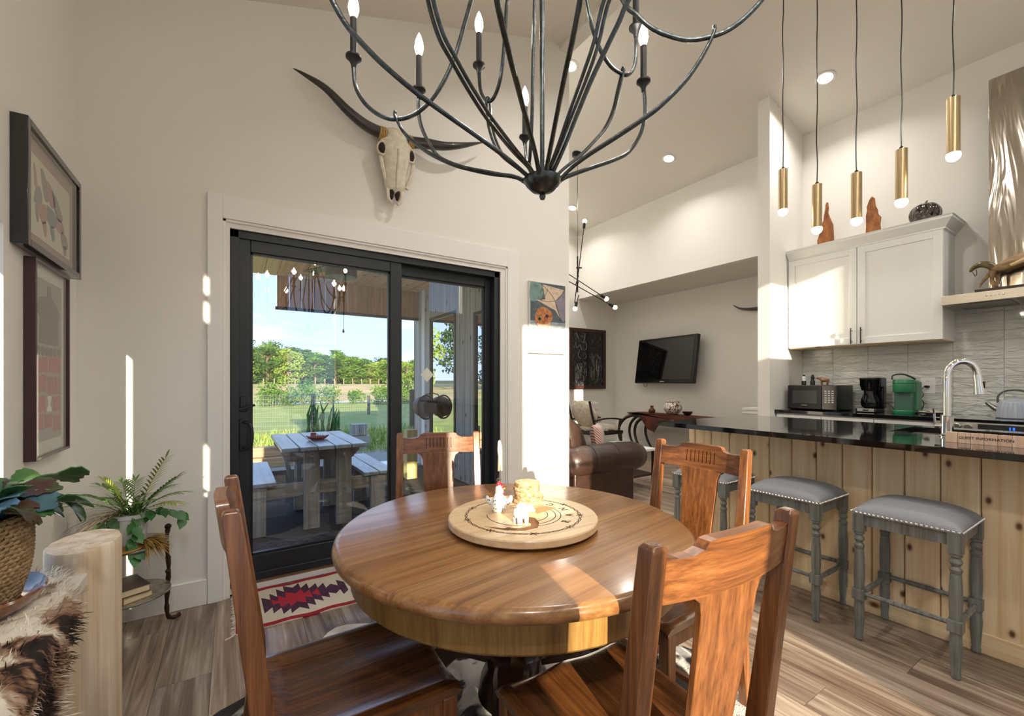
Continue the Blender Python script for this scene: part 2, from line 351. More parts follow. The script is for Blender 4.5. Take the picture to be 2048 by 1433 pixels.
# ------------------------------------------------------------------ recessed ceiling lamps
def downlight(x, y, z, slope, label, e=26, first=[None]):
    t = T('recessed_light', label, 'ceiling light', (x, y, z), 0, 'recessed ceiling lights'); t.rotation_euler = (0, math.atan(slope), 0)
    b = B().lathe([(.062,-.001),(.082,-.001),(.086,-.006),(.078,-.010),(.062,-.008),(.062,-.001)], n=32, caps=False); P(t, 'trim_ring', b, m_trim, False)
    P(t, 'lens', B().lathe([(.0001,-.006),(.062,-.006)], n=32), m_can, False)
    d = bpy.data.lights.new('lamp', 'AREA'); d.shape = 'DISK'; d.size = .11; d.energy = e; d.color = (1, .965, .92); d.spread = R(150)
    lo = bpy.data.objects.new('lamp', d); COL.objects.link(lo); lo.parent = t; lo.location = (0, 0, -.014); return t
for (x, y, lb) in ((4.80, 3.64, 'round lit ceiling light above the television niche end'), (4.80, 5.55, 'round lit ceiling light farthest back, beside the thin pendant cord'),
                   (4.80, 1.86, 'round lit ceiling light above the kitchen, behind the pendant cords'), (3.06, 3.57, 'round lit ceiling light half hidden by the wall corner'),
                   (4.80, -.2, 'added round fill light, out of view over the cooking range'), (3.06, 5.4, 'added round fill light, hidden from view over the sofa'), (3.06, -.9, 'added round fill light, out of view behind the island stools')):  # the three on this line are unseen lamps added to brighten the room
    downlight(x, y, slopeR(x), .272, lb, 13)
for (x, y, lb) in ((-.1, -.9, 'added round fill light, out of view over the log bench'), (1.3, -1.0, 'added round fill light, out of view behind the dining table'), (1.8, 1.6, 'added round fill light, out of view over the back of the dining area')):  # unseen lamps added on the left slope as interior fill
    downlight(x, y, slopeL(x), -.325, lb, 17)
# ------------------------------------------------------------------ dining table
TX, TY, TZ, TR = .838, 1.277, .740, .598
w_oak = wood('table oak', '#6a4524', '#8f6338', '#ad8150', 'x', .75, .28, .35, 0, .06)
w_oak2 = wood('table apron oak', '#664722', '#866534', '#a17e48', 'z', 1.0, .35, .15, 0, .02)
w_chair = wood('chair oak', '#4a2a15', '#734522', '#935f34', 'z', 1.9, .33, .3, 0, .08)
w_chairx = wood('chair oak cross grain', '#4a2a15', '#734522', '#935f34', 'x', 1.9, .33, .3, 0, .08)
w_seat = wood('chair seat oak', '#3a2010', '#5c361a', '#774a26', 'y', 1.5, .25, .4, 0, .05)
t = T('dining_table', 'round golden oak pedestal dining table with a rounded dark edge', 'table', (TX, TY, 0), R(8))
# three boards of the top with tight joints
def slice_poly(y0, y1, r, n=40):
    a0 = math.asin(max(-1, min(1, y0/r))); a1 = math.asin(max(-1, min(1, y1/r))); pts = []
    for i in range(n+1): a = a0+(a1-a0)*i/n; pts.append((r*math.cos(a), r*math.sin(a)))
    for i in range(n+1): a = a1+(a0-a1)*i/n; pts.append((-r*math.cos(a), r*math.sin(a)))
    out = []
    for p in pts:
        if not out or (abs(p[0]-out[-1][0])+abs(p[1]-out[-1][1])) > 1e-5: out.append(p)
    if abs(out[0][0]-out[-1][0])+abs(out[0][1]-out[-1][1]) < 1e-5: out.pop()
    return out
for (a, c) in ((-TR, -.197), (-.1955, .205), (.2065, TR)):
    b = B(); prof = [(-.012, -.040), (-.003, -.034), (0, -.022), (-.004, -.010), (-.014, -.002), (-.022, 0)]
    rings = []
    for dr_, dz in prof:
        rr = TR+dr_; rings.append([(x, y, TZ+dz) for x, y in slice_poly(max(a, -rr), min(c, rr), rr)])
    n_ = min(len(r_) for r_ in rings)
    if all(len(r_) == n_ for r_ in rings): b.loft(rings)
    else: b.prism(slice_poly(a, c, TR), TZ-.04, TZ)
    P(t, 'top_board', b, w_oak, False, smooth=50)
P(t, 'apron', B().lathe([(.50, TZ-.14), (.535, TZ-.14), (.545, TZ-.13), (.55, TZ-.04), (.50, TZ-.04)], n=72), w_oak2, False)
P(t, 'slide_block', B().box(-.42, .42, -.20, .20, TZ-.09, TZ-.04), w_chair, False)
P(t, 'pedestal', B().lathe([(.11,TZ-.09),(.13,TZ-.12),(.13,TZ-.16),(.10,TZ-.18),(.125,TZ-.22),(.145,TZ-.27),(.15,TZ-.32),(.13,TZ-.36),(.14,TZ-.38),(.15,TZ-.41),(.11,TZ-.44),(.10,TZ-.50),(.12,TZ-.54),(.13,TZ-.60),(.08,TZ-.66),(.06,.06)][::-1], n=40), M('dark turned oak', '#2c170b', .25, coat=.4), False)
m_dkoak = M('dark carved oak', '#2a170c', .3, coat=.3, nz=(14,'#44270f',.2,(1,1,.2)))
for k in range(4):
    a = R(45+90*k); d = Vector((math.cos(a), math.sin(a), 0))
    b = B(); pts = bez([d*.09+Vector((0,0,.30)), d*.20+Vector((0,0,.31)), d*.30+Vector((0,0,.22)), d*.37+Vector((0,0,.10)), d*.47+Vector((0,0,.055))], 5)
    b.tube(pts, [.055]*6+[.05]*5+[.045]*5+[.04]*5, 8)
    b.ball(d*.48+Vector((0,0,.045)), .045, 10, 8); P(t, 'foot', b, m_dkoak, False)
# ------------------------------------------------------------------ dining chairs (local: faces +y, seat centre over origin)
def make_chair(label, loc, rz):
    c = T('dining_chair', label, 'chair', loc, rz, 'dining chairs')
    sz, sw, sd_ = .45, .43, .44
    # scooped saddle seat
    b = B(); nx, ny = 22, 22; top = []
    for j in range(ny+1):
        for i in range(nx+1):
            u = -1+2*i/nx; v = j/ny; hw = sw/2*(1-.07*(1-v)); x = u*hw; y = -sd_/2+sd_*v
            dish = .016*max(0, 1-((u*1.06)**4))*(1 if v > .12 else (v/.12)**2)*(1 if v < .93 else max(0,(1-v)/.07)**.7*.35+.65)
            ridge = .010*math.exp(-(u/.25)**2)*max(0, (v-.35)/.65)
            edge = -.010*max(0, (abs(u)-.93)/.07)**2-.012*max(0, (v-.95)/.05)**2
            top.append((x, y, sz-dish+ridge+edge))
    n1 = nx+1; fs = [(j*n1+i, j*n1+i+1, (j+1)*n1+i+1, (j+1)*n1+i) for j in range(ny) for i in range(nx)]
    bot = [(p[0]*.98, p[1]*.98, sz-.034) for p in top]; k0 = len(top)
    fs += [tuple(k0+q for q in reversed(f)) for f in [(j*n1+i, j*n1+i+1, (j+1)*n1+i+1, (j+1)*n1+i) for j in range(ny) for i in range(nx)]]
    rim = [i for i in range(n1)]+[j*n1+nx for j in range(1, ny+1)]+[ny*n1+i for i in range(nx-1, -1, -1)]+[j*n1 for j in range(ny-1, 0, -1)]
    fs += [(rim[q], k0+rim[q], k0+rim[(q+1) % len(rim)], rim[(q+1) % len(rim)]) for q in range(len(rim))]
    b.add(top+bot, fs); P(c, 'seat', b, w_seat, False, smooth=60)
    yb = -sd_/2+.005
    for s in (-1, 1):
        # back post: front leg part straight, raked above the seat
        b = B(); w = .034; pts = [(s*.202, yb-.055, 0), (s*.200, yb-.01, .40), (s*.199, yb-.012, .50), (s*.195, yb-.072, .965)]; ds = [.036, .044, .044, .034]
        rings = []
        for (x, y, z), d in zip(pts, ds): rings.append([(x-w/2, y-d/2, z), (x+w/2, y-d/2, z), (x+w/2, y+d/2, z), (x-w/2, y+d/2, z)])
        x, y, z = pts[-1]; rings.append([(x-w/2+.006, y-.011, z+.008), (x+w/2-.006, y-.011, z+.008), (x+w/2-.006, y+.011, z+.008), (x-w/2+.006, y+.011, z+.008)])
        b.loft(rings); P(c, 'back_post', b, w_chair, False, bevel=.003)
        b = B().bar((s*.19, sd_/2-.03, sz-.034), (s*.19, sd_/2-.03, 0), .040, .040, (0,1,0), .032, .032); P(c, 'leg', b, w_chair, False, bevel=.003)
        b = B().box(s*.19-.011, s*.19+.011, -sd_/2+.02, sd_/2-.04, sz-.085, sz-.034); P(c, 'side_rail', b, w_chair, False, bevel=.002)
        b = B().bar((s*.19, -sd_/2-.03, .16), (s*.19, sd_/2-.03, .16), .018, .026); P(c, 'stretcher', b, w_chair, False, bevel=.002)
        b = B().prism([(sd_/2-.055, sz-.035), (sd_/2-.10, sz-.035), (sd_/2-.055, sz-.10)], s*.19-.008, s*.19+.008, 'yz'); P(c, 'corner_bracket', b, w_chair, False, bevel=.002)
    P(c, 'front_rail', B().box(-.17, .17, sd_/2-.04, sd_/2-.02, sz-.085, sz-.034), w_chairx, False, bevel=.002)
    P(c, 'back_rail', B().box(-.18, .18, yb-.02, yb, sz-.075, sz-.03), w_chairx, False, bevel=.002)
    P(c, 'cross_stretcher', B().box(-.18, .18, -.01, .01, .150, .172), w_chairx, False, bevel=.002)
    # crest rail: gently bowed, raised middle with scooped shoulders, eight slots
    def yr(z): return yb-.012-.060*(z-.50)/.465
    prof = [(-0.180,.948),(-.150,.944),(-.120,.945),(-.100,.952),(-.090,.965),(-.075,.968),(0,.968),(.075,.968),(.090,.965),(.100,.952),(.120,.945),(.150,.944),(0.180,.948)]
    slots = [-.063+.018*k for k in range(8)]; sw_ = .0042
    xs = sorted(set([p[0] for p in prof]+[v for s_ in slots for v in (s_-sw_/2, s_+sw_/2)]+[-.1375,-.05,.05,.1375]))
    def topz(x):
        for (a, za), (c_, zc) in zip(prof, prof[1:]):
            if a <= x <= c_: return za+(zc-za)*(x-a)/(c_-a)
    def bow(x): return -.022*(1-(x/0.180)**2)
    b = B(); lo = .868; th = .024; zs1, zs2 = .892, .942
    def cell(xa, xb, f0, f1, fr=None):
        vs = []
        for x in (xa, xb):
            for fz in (f0, f1):
                z = fz(x)
                for dy in (-th/2, th/2 if fr is None else fr): vs.append((x, yr(z)+bow(x)+dy, z))
        b.add(vs, [(0,1,3,2),(4,6,7,5),(0,4,5,1),(2,3,7,6),(0,2,6,4),(1,5,7,3)])
    for xa, xb in zip(xs, xs[1:]):
        mid = (xa+xb)/2
        if any(abs(mid-s_) < sw_/2 for s_ in slots):
            cell(xa, xb, lambda x: lo, lambda x: zs1); cell(xa, xb, lambda x: zs2, topz); cell(xa, xb, lambda x: zs1, lambda x: zs2, -.002)
        else: cell(xa, xb, lambda x: lo, topz)
    P(c, 'crest_rail', b, w_chairx, False, smooth=45)
    # wide splat, flared at the top
    prof = [(.455,.062),(.62,.070),(.75,.077),(.83,.081),(.852,.088),(.864,.104),(.869,.106)]
    rings = []
    for z, hw in prof:
        y = yr(z)-.010*min(1,(z-.455)/.3)
        rings.append([(-hw, y-.007+bow(hw)*.3, z), (0, y-.010, z), (hw, y-.007+bow(hw)*.3, z), (hw, y+.007+bow(hw)*.3, z), (0, y+.004, z), (-hw, y+.007+bow(hw)*.3, z)])
    P(c, 'splat', B().loft(rings), w_chair, False, smooth=30, bevel=.002)
    return c
chA = make_chair('dining chair nearest the sliding door wall, turned sideways at the table left', (.285, 1.235, 0), R(-90))
chB = dup(chA, (.805, 1.83, 0), R(160), 'dining chair behind the table, its slotted back before the glass door')
chC = dup(chA, (1.375, 1.10, 0), R(91), 'dining chair with slotted back standing in front of the bar stools')
chD = dup(chA, (.775, .735, 0), R(-3), 'sunlit dining chair in the right foreground, seen from behind')
# ------------------------------------------------------------------ bar stools
w_stool = wood('grey washed stool wood', '#4a4a44', '#6b6d66', '#858a86', 'z', 1.0, .5, .05, 0, .05)
m_seatf = M('grey linen', '#9b9c9f', .9, bp=(420,.25), nz=(300,'#8a8b8f',.3)); m_nail = M('pewter nail', '#e2e0dc', .25, 1.0)
def make_stool(label, loc):
    c = T('bar_stool', label, 'stool', loc, 0, 'bar stools at the island'); h = .165; zt = .605
    # upholstered domed seat
    b = B(); n = 18; pts = []
    for j in range(n+1):
        for i in range(n+1):
            u = -1+2*i/n; v = -1+2*j/n; e = max(abs(u), abs(v)); hw = .188
            z = zt+.012+.062*(1-abs(u)**3.2)**.6*(1-abs(v)**3.2)**.6
            pts.append((u*hw, v*hw, z))
    n1 = n+1; fs = [(j*n1+i, j*n1+i+1, (j+1)*n1+i+1, (j+1)*n1+i) for j in range(n) for i in range(n)]
    rim = [i for i in range(n1)]+[j*n1+n for j in range(1, n1)]+[n*n1+i for i in range(n-1, -1, -1)]+[j*n1 for j in range(n-1, 0, -1)]
    k0 = len(pts); pts += [(pts[q][0]*.985, pts[q][1]*.985, zt) for q in rim]; m_ = len(rim)
    fs += [(rim[q], k0+q, k0+(q+1) % m_, rim[(q+1) % m_]) for q in range(m_)]+[tuple(k0+q for q in range(m_))]
    b.add(pts, fs); P(c, 'seat_cushion', b, m_seatf, False, smooth=70)
    nb = B(); step = .0165; q = -.18
    while q <= .181:
        for s in (-1, 1): nb.ball((q, s*.189, zt+.009), .0058, 6, 4); nb.ball((s*.189, q, zt+.009), .0058, 6, 4)
        q += step
    P(c, 'nail_trim', nb, m_nail, False)
    for s in (-1, 1):
        P(c, 'seat_rail', B().box(-h+.02, h-.02, s*h-.010, s*h+.010, zt-.055, zt), w_stool, False, bevel=.002)
        P(c, 'seat_rail', B().box(s*h-.010, s*h+.010, -h+.02, h-.02, zt-.055, zt), w_stool, False, bevel=.002)
        P(c, 'stretcher', B().tube([(-h, s*h, .215), (0, s*h, .215), (h, s*h, .215)], [.010,.0125,.010], 8), w_stool, False)
        P(c, 'stretcher', B().tube([(s*h, -h, .225), (s*h, 0, .225), (s*h, h, .225)], [.010,.0125,.010], 8), w_stool, False)
        for q in (-1, 1):
            b = B(); x, y = s*h, q*h
            b.box(x-.0225, x+.0225, y-.0225, y+.0225, zt-.085, zt)
            b.lathe([(.010,zt-0.180),(.0185,zt-.165),(.0215,zt-.15),(.013,zt-.138),(.0215,zt-.122),(.019,zt-.110),(.014,zt-.103),(.022,zt-.095),(.020,zt-.085)], (x,y,0), 14)
            b.lathe([(.019,.24),(.0215,.30),(.0215,.36),(.018,zt-.17),(.010,zt-.17)], (x,y,0), 14)
            b.box(x-.0235, x+.0235, y-.0235, y+.0235, .195, .245)
            b.lathe([(.012,0),(.016,.004),(.0165,.018),(.0145,.024),(.019,.09),(.021,.14),(.018,.195)], (x,y,0), 14)
            P(c, 'leg', b, w_stool, False, bevel=.0015)
    return c
st3 = make_stool('grey padded bar stool nearest the camera at the island', (2.690, .672, 0))
dup(st3, (2.695, 1.187, 0), 0, 'grey padded bar stool in the middle of the three')
dup(st3, (2.715, 1.700, 0), 0, 'grey padded bar stool farthest along the island, behind a chair back')
# ------------------------------------------------------------------ kitchen island
w_pine = wood('knotty pine', '#d3b182', '#e2c89d', '#ecd9b6', 'z', .7, .45, .1, 6.0, .07)
w_pinex = wood('knotty pine trim', '#d3b182', '#e2c89d', '#ecd9b6', 'y', .7, .45, .1, 4, .04)
XP = 2.87; YE = 1.99
isl = T('kitchen_island', 'long kitchen island clad in vertical knotty pine boards', 'island', (3.32, .6, 0))
P(isl, 'body', B().box(XP+.012, 3.74, -.62, YE-.012, 0, .918), M('island carcass', '#3a2a1a', .8))
jy = []
for px in (1377.5, 1390.8, 1423, 1459, 1497.4, 1538.7, 1583.4, 1632.3, 1684.7, 1744, 1809, 1881, 1962):
    k = (px-1024)/865; jy.append(XP*(math.cos(YAW)-math.sin(YAW)*k)/(math.sin(YAW)+math.cos(YAW)*k))
while jy[-1] > -.6: jy.append(jy[-1]-.148)
jy[-1] = -.62
for a, c in zip(jy, jy[1:]):
    b = B().prism([(XP-.004, a-.0055), (XP+.004, a-.0012), (XP+.012, a-.0012), (XP+.012, c+.0012), (XP+.004, c+.0012), (XP-.004, c+.0055)][::-1], .09, .918)
    P(isl, 'board', b, w_pine, smooth=0)
P(isl, 'base_trim', B().box(XP-.014, XP+.012, -.62, YE, 0, .095), w_pinex, bevel=.003)
yy = XP+.012
while yy < 3.70:
    P(isl, 'end_board', B().box(yy, min(yy+.145, 3.74), YE-.012, YE+.004, .0, .918), w_pine, bevel=.002); yy += .148
top = T('island_countertop', 'polished black granite slab on the pine clad island', 'countertop', (3.18, .7, .92))
for q in rects(2.58, 3.78, -.65, 2.045, [(3.18, 3.64, .16, .92)]): P(top, 'slab', B().box(*q, .92, .950), m_granite, bevel=.0)
P(top, 'sink_basin', B().box(3.17, 3.19, .15, .93, .74, .919).box(3.63, 3.65, .15, .93, .74, .919).box(3.17, 3.65, .15, .17, .74, .919).box(3.17, 3.65, .91, .93, .74, .919).box(3.17, 3.65, .15, .93, .72, .74), m_blk2)
# tap
fx, fy = 3.10, .655
t = T('kitchen_tap', 'tall chrome pull-down kitchen tap with a gooseneck', 'tap', (fx, fy, .95))
P(t, 'body', B().lathe([(.030,.95),(.030,.956),(.025,.960),(.025,1.055),(.0255,1.06),(.0165,1.063)], (fx,fy,0), 24), m_chrome)
pts = [(fx,fy,1.05),(fx,fy,1.15),(fx,fy,1.25)]
for k in range(0, 9): a = PI-PI*k/8*.97; pts.append((fx+.004+.062*(1+math.cos(a))*.55, fy-.048-.048*math.cos(a), 1.265+.075*math.sin(a)))
P(t, 'neck', B().tube(bez(pts, 3), .0155, 14), m_chrome)
ex_ = pts[-1]; P(t, 'spray_head', B().tube([ex_, (ex_[0]+.002, ex_[1]-.004, ex_[2]-.045), (ex_[0]+.004, ex_[1]-.008, ex_[2]-.10)], [.0165,.018,.0205], 14), m_chrome)
P(t, 'button', B().box(ex_[0]-.004, ex_[0]+.010, ex_[1]-.0265, ex_[1]-.012, ex_[2]-.07, ex_[2]-.035), m_blk2, bevel=.003)
P(t, 'handle', B().tube([(fx,fy,1.005),(fx-.01,fy+.045,1.005)], .013, 12).bar((fx-.012,fy+.042,1.005), (fx-.02,fy+.046,1.095), .012, .007), m_chrome)
P(t, 'side_valve', B().tube([(2.86,.60,.95),(2.86,.60,.985)], .0085, 10).tube([(2.86,.60,.982),(2.86,.625,.982)], .005, 8), m_chrome)
# wooden sign and dark tray on the island
t = T('wooden_sign', 'low pale plank sign reading GUEST INFORMATION beside the tap', 'sign', (2.86, .47, .95), 0)
m_signw = wood('pale sign wood', '#c39b7d', '#d9b79b', '#e6ccb4', 'z', 1.2, .7, 0, 0, .03)
for k in range(7):
    a0 = .605-.042*k
    P(t, 'slat', B().prism([(2.835-.0075*k*0, a0), (2.843, a0), (2.843, a0-.0405), (2.835, a0-.0405)], .95, 1.0), m_signw, bevel=.001)
tx = text('GUEST INFORMATION', .017); tx.xf(Matrix.Translation((2.8345, .475, .976)) @ Matrix.Rotation(-PI/2, 4, 'Z') @ Matrix.Rotation(PI/2, 4, 'X')); P(t, 'lettering', tx, m_blk2)
t = T('picture_card', 'dark photo card in a clear stand at the end of the wooden sign', 'card', (2.82, .26, .95))
P(t, 'card', B().box(2.80, 2.806, .17, .325, .955, 1.0), M('dark photo print', '#20241f', .3, nz=(18,'#6f7f93',.12)), bevel=.002); P(t, 'stand', B().box(2.79, 2.83, .16, .335, .95, .956), m_glass)
# ------------------------------------------------------------------ back counter, backsplash, upper cabinet
XC = 4.75
bc = T('base_cabinet', 'row of white base cabinets below the black back counter', 'cabinet', (5.08, 1.69, 0))
P(bc, 'body', B().box(XC+.06, XK, 1.075, 2.305, .10, .918), m_white)
P(bc, 'toe_kick', B().box(XC+.12, XK, 1.075, 2.305, 0, .10), m_dark)
for a, c in ((1.08, 1.48), (1.485, 1.89), (1.895, 2.30)):
    d = P(bc, 'drawer', B().box(XC+.04, XC+.06, a, c, .76, .905), m_white, bevel=.002); P(d, 'pull', B().tube([(XC+.015, (a+c)/2-.06, .83), (XC+.015, (a+c)/2+.06, .83)], .005, 8), m_blk2)
    d = P(bc, 'door', B().box(XC+.04, XC+.06, a, c, .11, .75), m_white, bevel=.002); P(d, 'pull', B().tube([(XC+.015, c-.04, .60), (XC+.015, c-.04, .72)], .005, 8), m_blk2)
O('back_countertop', B().box(XC+.02, XK, 1.075, 2.311, .918, .950), m_granite, 'black granite slab along the tiled kitchen wall', 'countertop', bevel=.002)
# tiles
tl = T('backsplash', 'glossy wavy off-white tile backsplash behind the counter', 'backsplash', (XK-.006, 1.2, .95))
m, n, p, out = newmat('glazed tile'); p.inputs['Base Color'].default_value = (*lin('#d8dad4'), 1); p.inputs['Roughness'].default_value = .07; p.inputs['Coat Weight'].default_value = .6
h_ = noise(n, coords(n, (1, 7, 22), 20), 1.0, 3, 1.5); bump(n, p, h_, .9, .03); m_tile = m
P(tl, 'grout', B().box(XK-.004, XK, .25, 2.313, .95, 1.93), m_grout)
tw, thh = .3055, .0802; tb = B().box(-.0055, 0, .0014, tw-.0014, .0014, thh-.0014); tm = tb.mesh('tile', smooth=0); tm.materials.append(m_tile)
r = 0; z = .95
while z < 1.91:
    ys = 2.019+tw; k = 0
    while ys > .30:
        a = ys-tw; c = min(ys, 2.312); zz = min(z+thh, 1.93)
        if c-a < .02 or (a > 1.09 and z > 1.60): ys -= tw; continue
        if c-a > tw-.004 and zz-z > thh-.002: o = bpy.data.objects.new('tile', tm)
        else:
            q = B().box(-.0055, 0, .0014, c-a-.0014, .0014, zz-z-.0014).mesh('tile', smooth=0); q.materials.append(m_tile); o = bpy.data.objects.new('tile', q)
        COL.objects.link(o); o.parent = tl; o.location = Vector((XK-.0035, a, z))-tl.location
        b_ = o.modifiers.new('bevel','BEVEL'); b_.width = .0015; b_.segments = 1
        ys -= tw
    z += thh
# upper cabinet
XU = 5.07; uc = T('upper_cabinet', 'white two-door upper cabinet with a crown moulding', 'cabinet', (5.23, 1.70, 1.595))
P(uc, 'carcass', B().box(XU, XK, 1.090, 2.305, 1.60, 2.56), m_white)
P(uc, 'bottom_panel', B().box(XU+.004, XK-.004, 1.095, 2.30, 1.593, 1.60), w_pinex)
for a, c, hy_ in ((1.093, 1.690, 1.655), (1.696, 2.302, 1.733)):
    b = B(); w = .062
    b.box(XU-.020, XU, a, a+w, 1.602, 2.535).box(XU-.020, XU, c-w, c, 1.602, 2.535).box(XU-.020, XU, a+w, c-w, 1.602, 1.602+w).box(XU-.020, XU, a+w, c-w, 2.535-w, 2.535)
    d = P(uc, 'door', b, m_white, bevel=.0015); P(d, 'panel', B().box(XU-.010, XU, a+w, c-w, 1.602+w, 2.535-w), m_white)
    P(d, 'bar_handle', B().tube([(XU-.048, hy_, 1.605), (XU-.048, hy_, 1.760)], .0055, 10).tube([(XU-.020, hy_, 1.63), (XU-.048, hy_, 1.63)], .0045, 8).tube([(XU-.020, hy_, 1.735), (XU-.048, hy_, 1.735)], .0045, 8), m_blk2)
# crown: mitred profile round front and open end
prof = [(0,2.535),(.012,2.540),(.012,2.552),(.030,2.575),(.050,2.60),(.062,2.615),(.062,2.630),(.070,2.640),(0,2.640)]
rings = []
for (x, y, dx, dy) in ((XU, 2.305, -1, 0), (XU, 1.090, -1, -1), (XK, 1.090, 0, -1)):
    rings.append([(x+dx*o_, y+dy*o_, z) for o_, z in prof])
P(uc, 'crown_moulding', B().loft(rings).box(XU, XK, 1.09, 2.305, 2.60, 2.638), m_white, smooth=20)
# range hood with tall chimney
hd = T('range_hood', 'stainless steel range hood with a tall flat chimney', 'hood', (5.15, .69, 1.865))
P(hd, 'canopy', B().prism([(4.90,1.865),(5.4,1.865),(5.4,1.965),(4.90,1.940)], .31, 1.071, 'xz'), m_steel, bevel=.002)
m, n, p, out = newmat('wavy steel'); p.inputs['Base Color'].default_value = (*lin('#c7bfb2'), 1); p.inputs['Metallic'].default_value = 1; p.inputs['Roughness'].default_value = .17
bump(n, p, noise(n, coords(n, (1, 6.5, 1.1)), 1.0, 2, 1.2), .5, .05)
P(hd, 'chimney', B().box(5.12, XK, .54, .84, 1.96, 3.67), m, bevel=.001)
for a in (.36, .70): P(hd, 'filter', B().box(4.96, 5.30, a, a+.31, 1.858, 1.866), M('filter mesh', '#8d8b84', .4, 1, bp=(300,.4)), bevel=.002)
for k in range(5): P(hd, 'button', B().lathe([(.0075,0),(.0075,-.004),(.005,-.005)][::-1], (4.900,.815-.022*k,1.905), 12, ax='x'), m_chrome)
# range
rg = T('cooking_range', 'stainless steel cooking range with a black glass top', 'range', (5.05, .69, 0))
P(rg, 'body', B().box(4.74, 5.38, .315, 1.070, .02, .93), m_steel)
P(rg, 'cooktop', B().box(4.72, 5.39, .312, 1.072, .93, .952), m_granite, bevel=.003)
P(rg, 'control_panel', B().prism([(4.715,.855),(4.74,.855),(4.74,.93),(4.725,.93)], .312, 1.072, 'xz'), m_steel, bevel=.002)
P(rg, 'display', B().prism([(4.712,.872),(4.72,.872),(4.726,.918),(4.718,.918)], .42, .83, 'xz'), m_blk2)
P(rg, 'digits', B().box(4.7125,4.7165,.665,.672,.885,.905).box(4.7125,4.7165,.645,.655,.885,.905), M('blue digits', '#1030c0', .4, emit=('#2860ff', 1.5)))
for a in (1.02, .96, .40, .35): P(rg, 'knob', B().lathe([(.0001,-.034),(.019,-.034),(.022,-.028),(.022,-.004),(.026,0)], (4.716,a-.08 if a > .9 else a,.892), 18, ax='x'), m_steel)
P(rg, 'oven_door', B().box(4.722, 4.742, .33, 1.055, .14, .84), m_blk2, bevel=.004); P(rg, 'oven_handle', B().tube([(4.69,.40,.80),(4.69,.98,.80)], .011, 10), m_steel)
# kettle
t = T('kettle', 'pale blue ribbed kettle with a steel spout on the range', 'kettle', (5.12, .70, .952)); m_ket = M('pale blue enamel', '#aab4c1', .3, coat=.3)
P(t, 'body', B().lathe([(.098,.952),(.104,.958),(.103,.985),(.092,1.055),(.080,1.085),(.05,1.098),(.0001,1.10)], (5.12,.70,0), 32), m_ket)
rb = B()
for k in range(24):
    a = 2*PI*k/24; rb.tube([(5.12+.104*math.cos(a), .70+.104*math.sin(a), .965),(5.12+.098*math.cos(a), .70+.098*math.sin(a), 1.03),(5.12+.086*math.cos(a), .70+.086*math.sin(a), 1.075)], .004, 5)
P(t, 'rib', rb, m_ket, kind='stuff'); P(t, 'lid', B().lathe([(.055,1.090),(.052,1.102),(.02,1.110),(.008,1.112),(.012,1.13),(.0001,1.135)], (5.12,.70,0), 20), m_ket)
P(t, 'spout', B().tube([(5.10,.795,1.02),(5.09,.832,1.055),(5.085,.848,1.075)], [.022,.015,.013], 10), m_steel)
P(t, 'handle', B().tube(bez([(5.11,.79,1.07),(5.11,.785,1.13),(5.12,.74,1.168),(5.12,.66,1.168),(5.12,.62,1.12)], 5), .007, 8), M('grey handle', '#54565a', .4))
# microwave
t = T('microwave', 'black microwave oven at the corner of the back counter', 'microwave', (5.09, 2.04, .95))
P(t, 'case', B().box(4.96, 5.32, 1.815, 2.265, .955, 1.205), m_blk2, bevel=.006); d = P(t, 'door', B().box(4.945, 4.962, 1.95, 2.262, .962, 1.202), m_blk2, bevel=.004)
P(d, 'window', B().box(4.943, 4.946, 1.99, 2.215, 1.02, 1.15), M('dark mesh glass', '#3a3b3d', .2)); kp = P(t, 'control_panel', B().box(4.945, 4.962, 1.818, 1.948, .962, 1.202), M('glossy black panel', '#050506', .1), bevel=.003)
kb = B()
for i in range(3):
    for j in range(6): kb.box(4.9425, 4.9445, 1.845+.03*i, 1.863+.03*i, 1.03+.022*j, 1.042+.022*j)
P(kp, 'keypad', kb, M('keypad print', '#c9cbc8', .4)); P(d, 'badge', B().box(4.9425, 4.944, 2.08, 2.13, .998, 1.003), M('badge print', '#b9bab8', .4))
for s in (1.84, 2.24): P(t, 'foot', B().box(4.98, 5.0, s-.01, s+.01, .95, .956), m_blk2)
# shakers, cow
def shaker(x, y, up, lo, label, name):
    t = T(name, label, 'shaker', (x, y, 1.205))
    P(t, 'base', B().lathe([(.021,1.205),(.021,1.245),(.018,1.25)], (x,y,0), 18), lo); P(t, 'body', B().lathe([(.018,1.25),(.014,1.262),(.016,1.278),(.0175,1.288),(.013,1.297)], (x,y,0), 18), up)
    P(t, 'knob', B().lathe([(.008,1.297),(.012,1.303),(.010,1.312),(.0001,1.316)], (x,y,0), 14), m_blk2)
shaker(5.08, 2.165, m_white, m_blk2, 'white salt mill with a black base on the microwave', 'salt_mill'); shaker(5.06, 2.075, m_blk2, m_blk2, 'black pepper mill beside the cow figurine', 'pepper_mill')
t = T('cow_figurine', 'small painted cow figurine with flowers on the microwave', 'figurine', (5.06, 1.975, 1.205)); m_cow = M('painted cow', '#2f6a45', .4, nz=(60,'#b04a28',.12))
b = B().ball((5.06,1.97,1.258), .022, 14, 10, (.85,1.75,1)); b.ball((5.06,2.02,1.277), .015, 12, 8, (.8,1.25,.9)); b.tube([(5.06,1.995,1.265),(5.06,2.012,1.277)], .013, 8)
P(t, 'body', b, m_cow)
for dx in (-.010, .010):
    for dy in (-.028, .022): P(t, 'leg', B().tube([(5.06+dx,1.97+dy,1.25),(5.06+dx,1.97+dy,1.205)], [.007,.005], 8), m_cow)
    P(t, 'horn', B().tube([(5.06+dx*.6,2.014,1.288),(5.06+dx*1.3,2.012,1.300)], [.004,.001], 6), M('cream horn', '#d9cfae', .5))
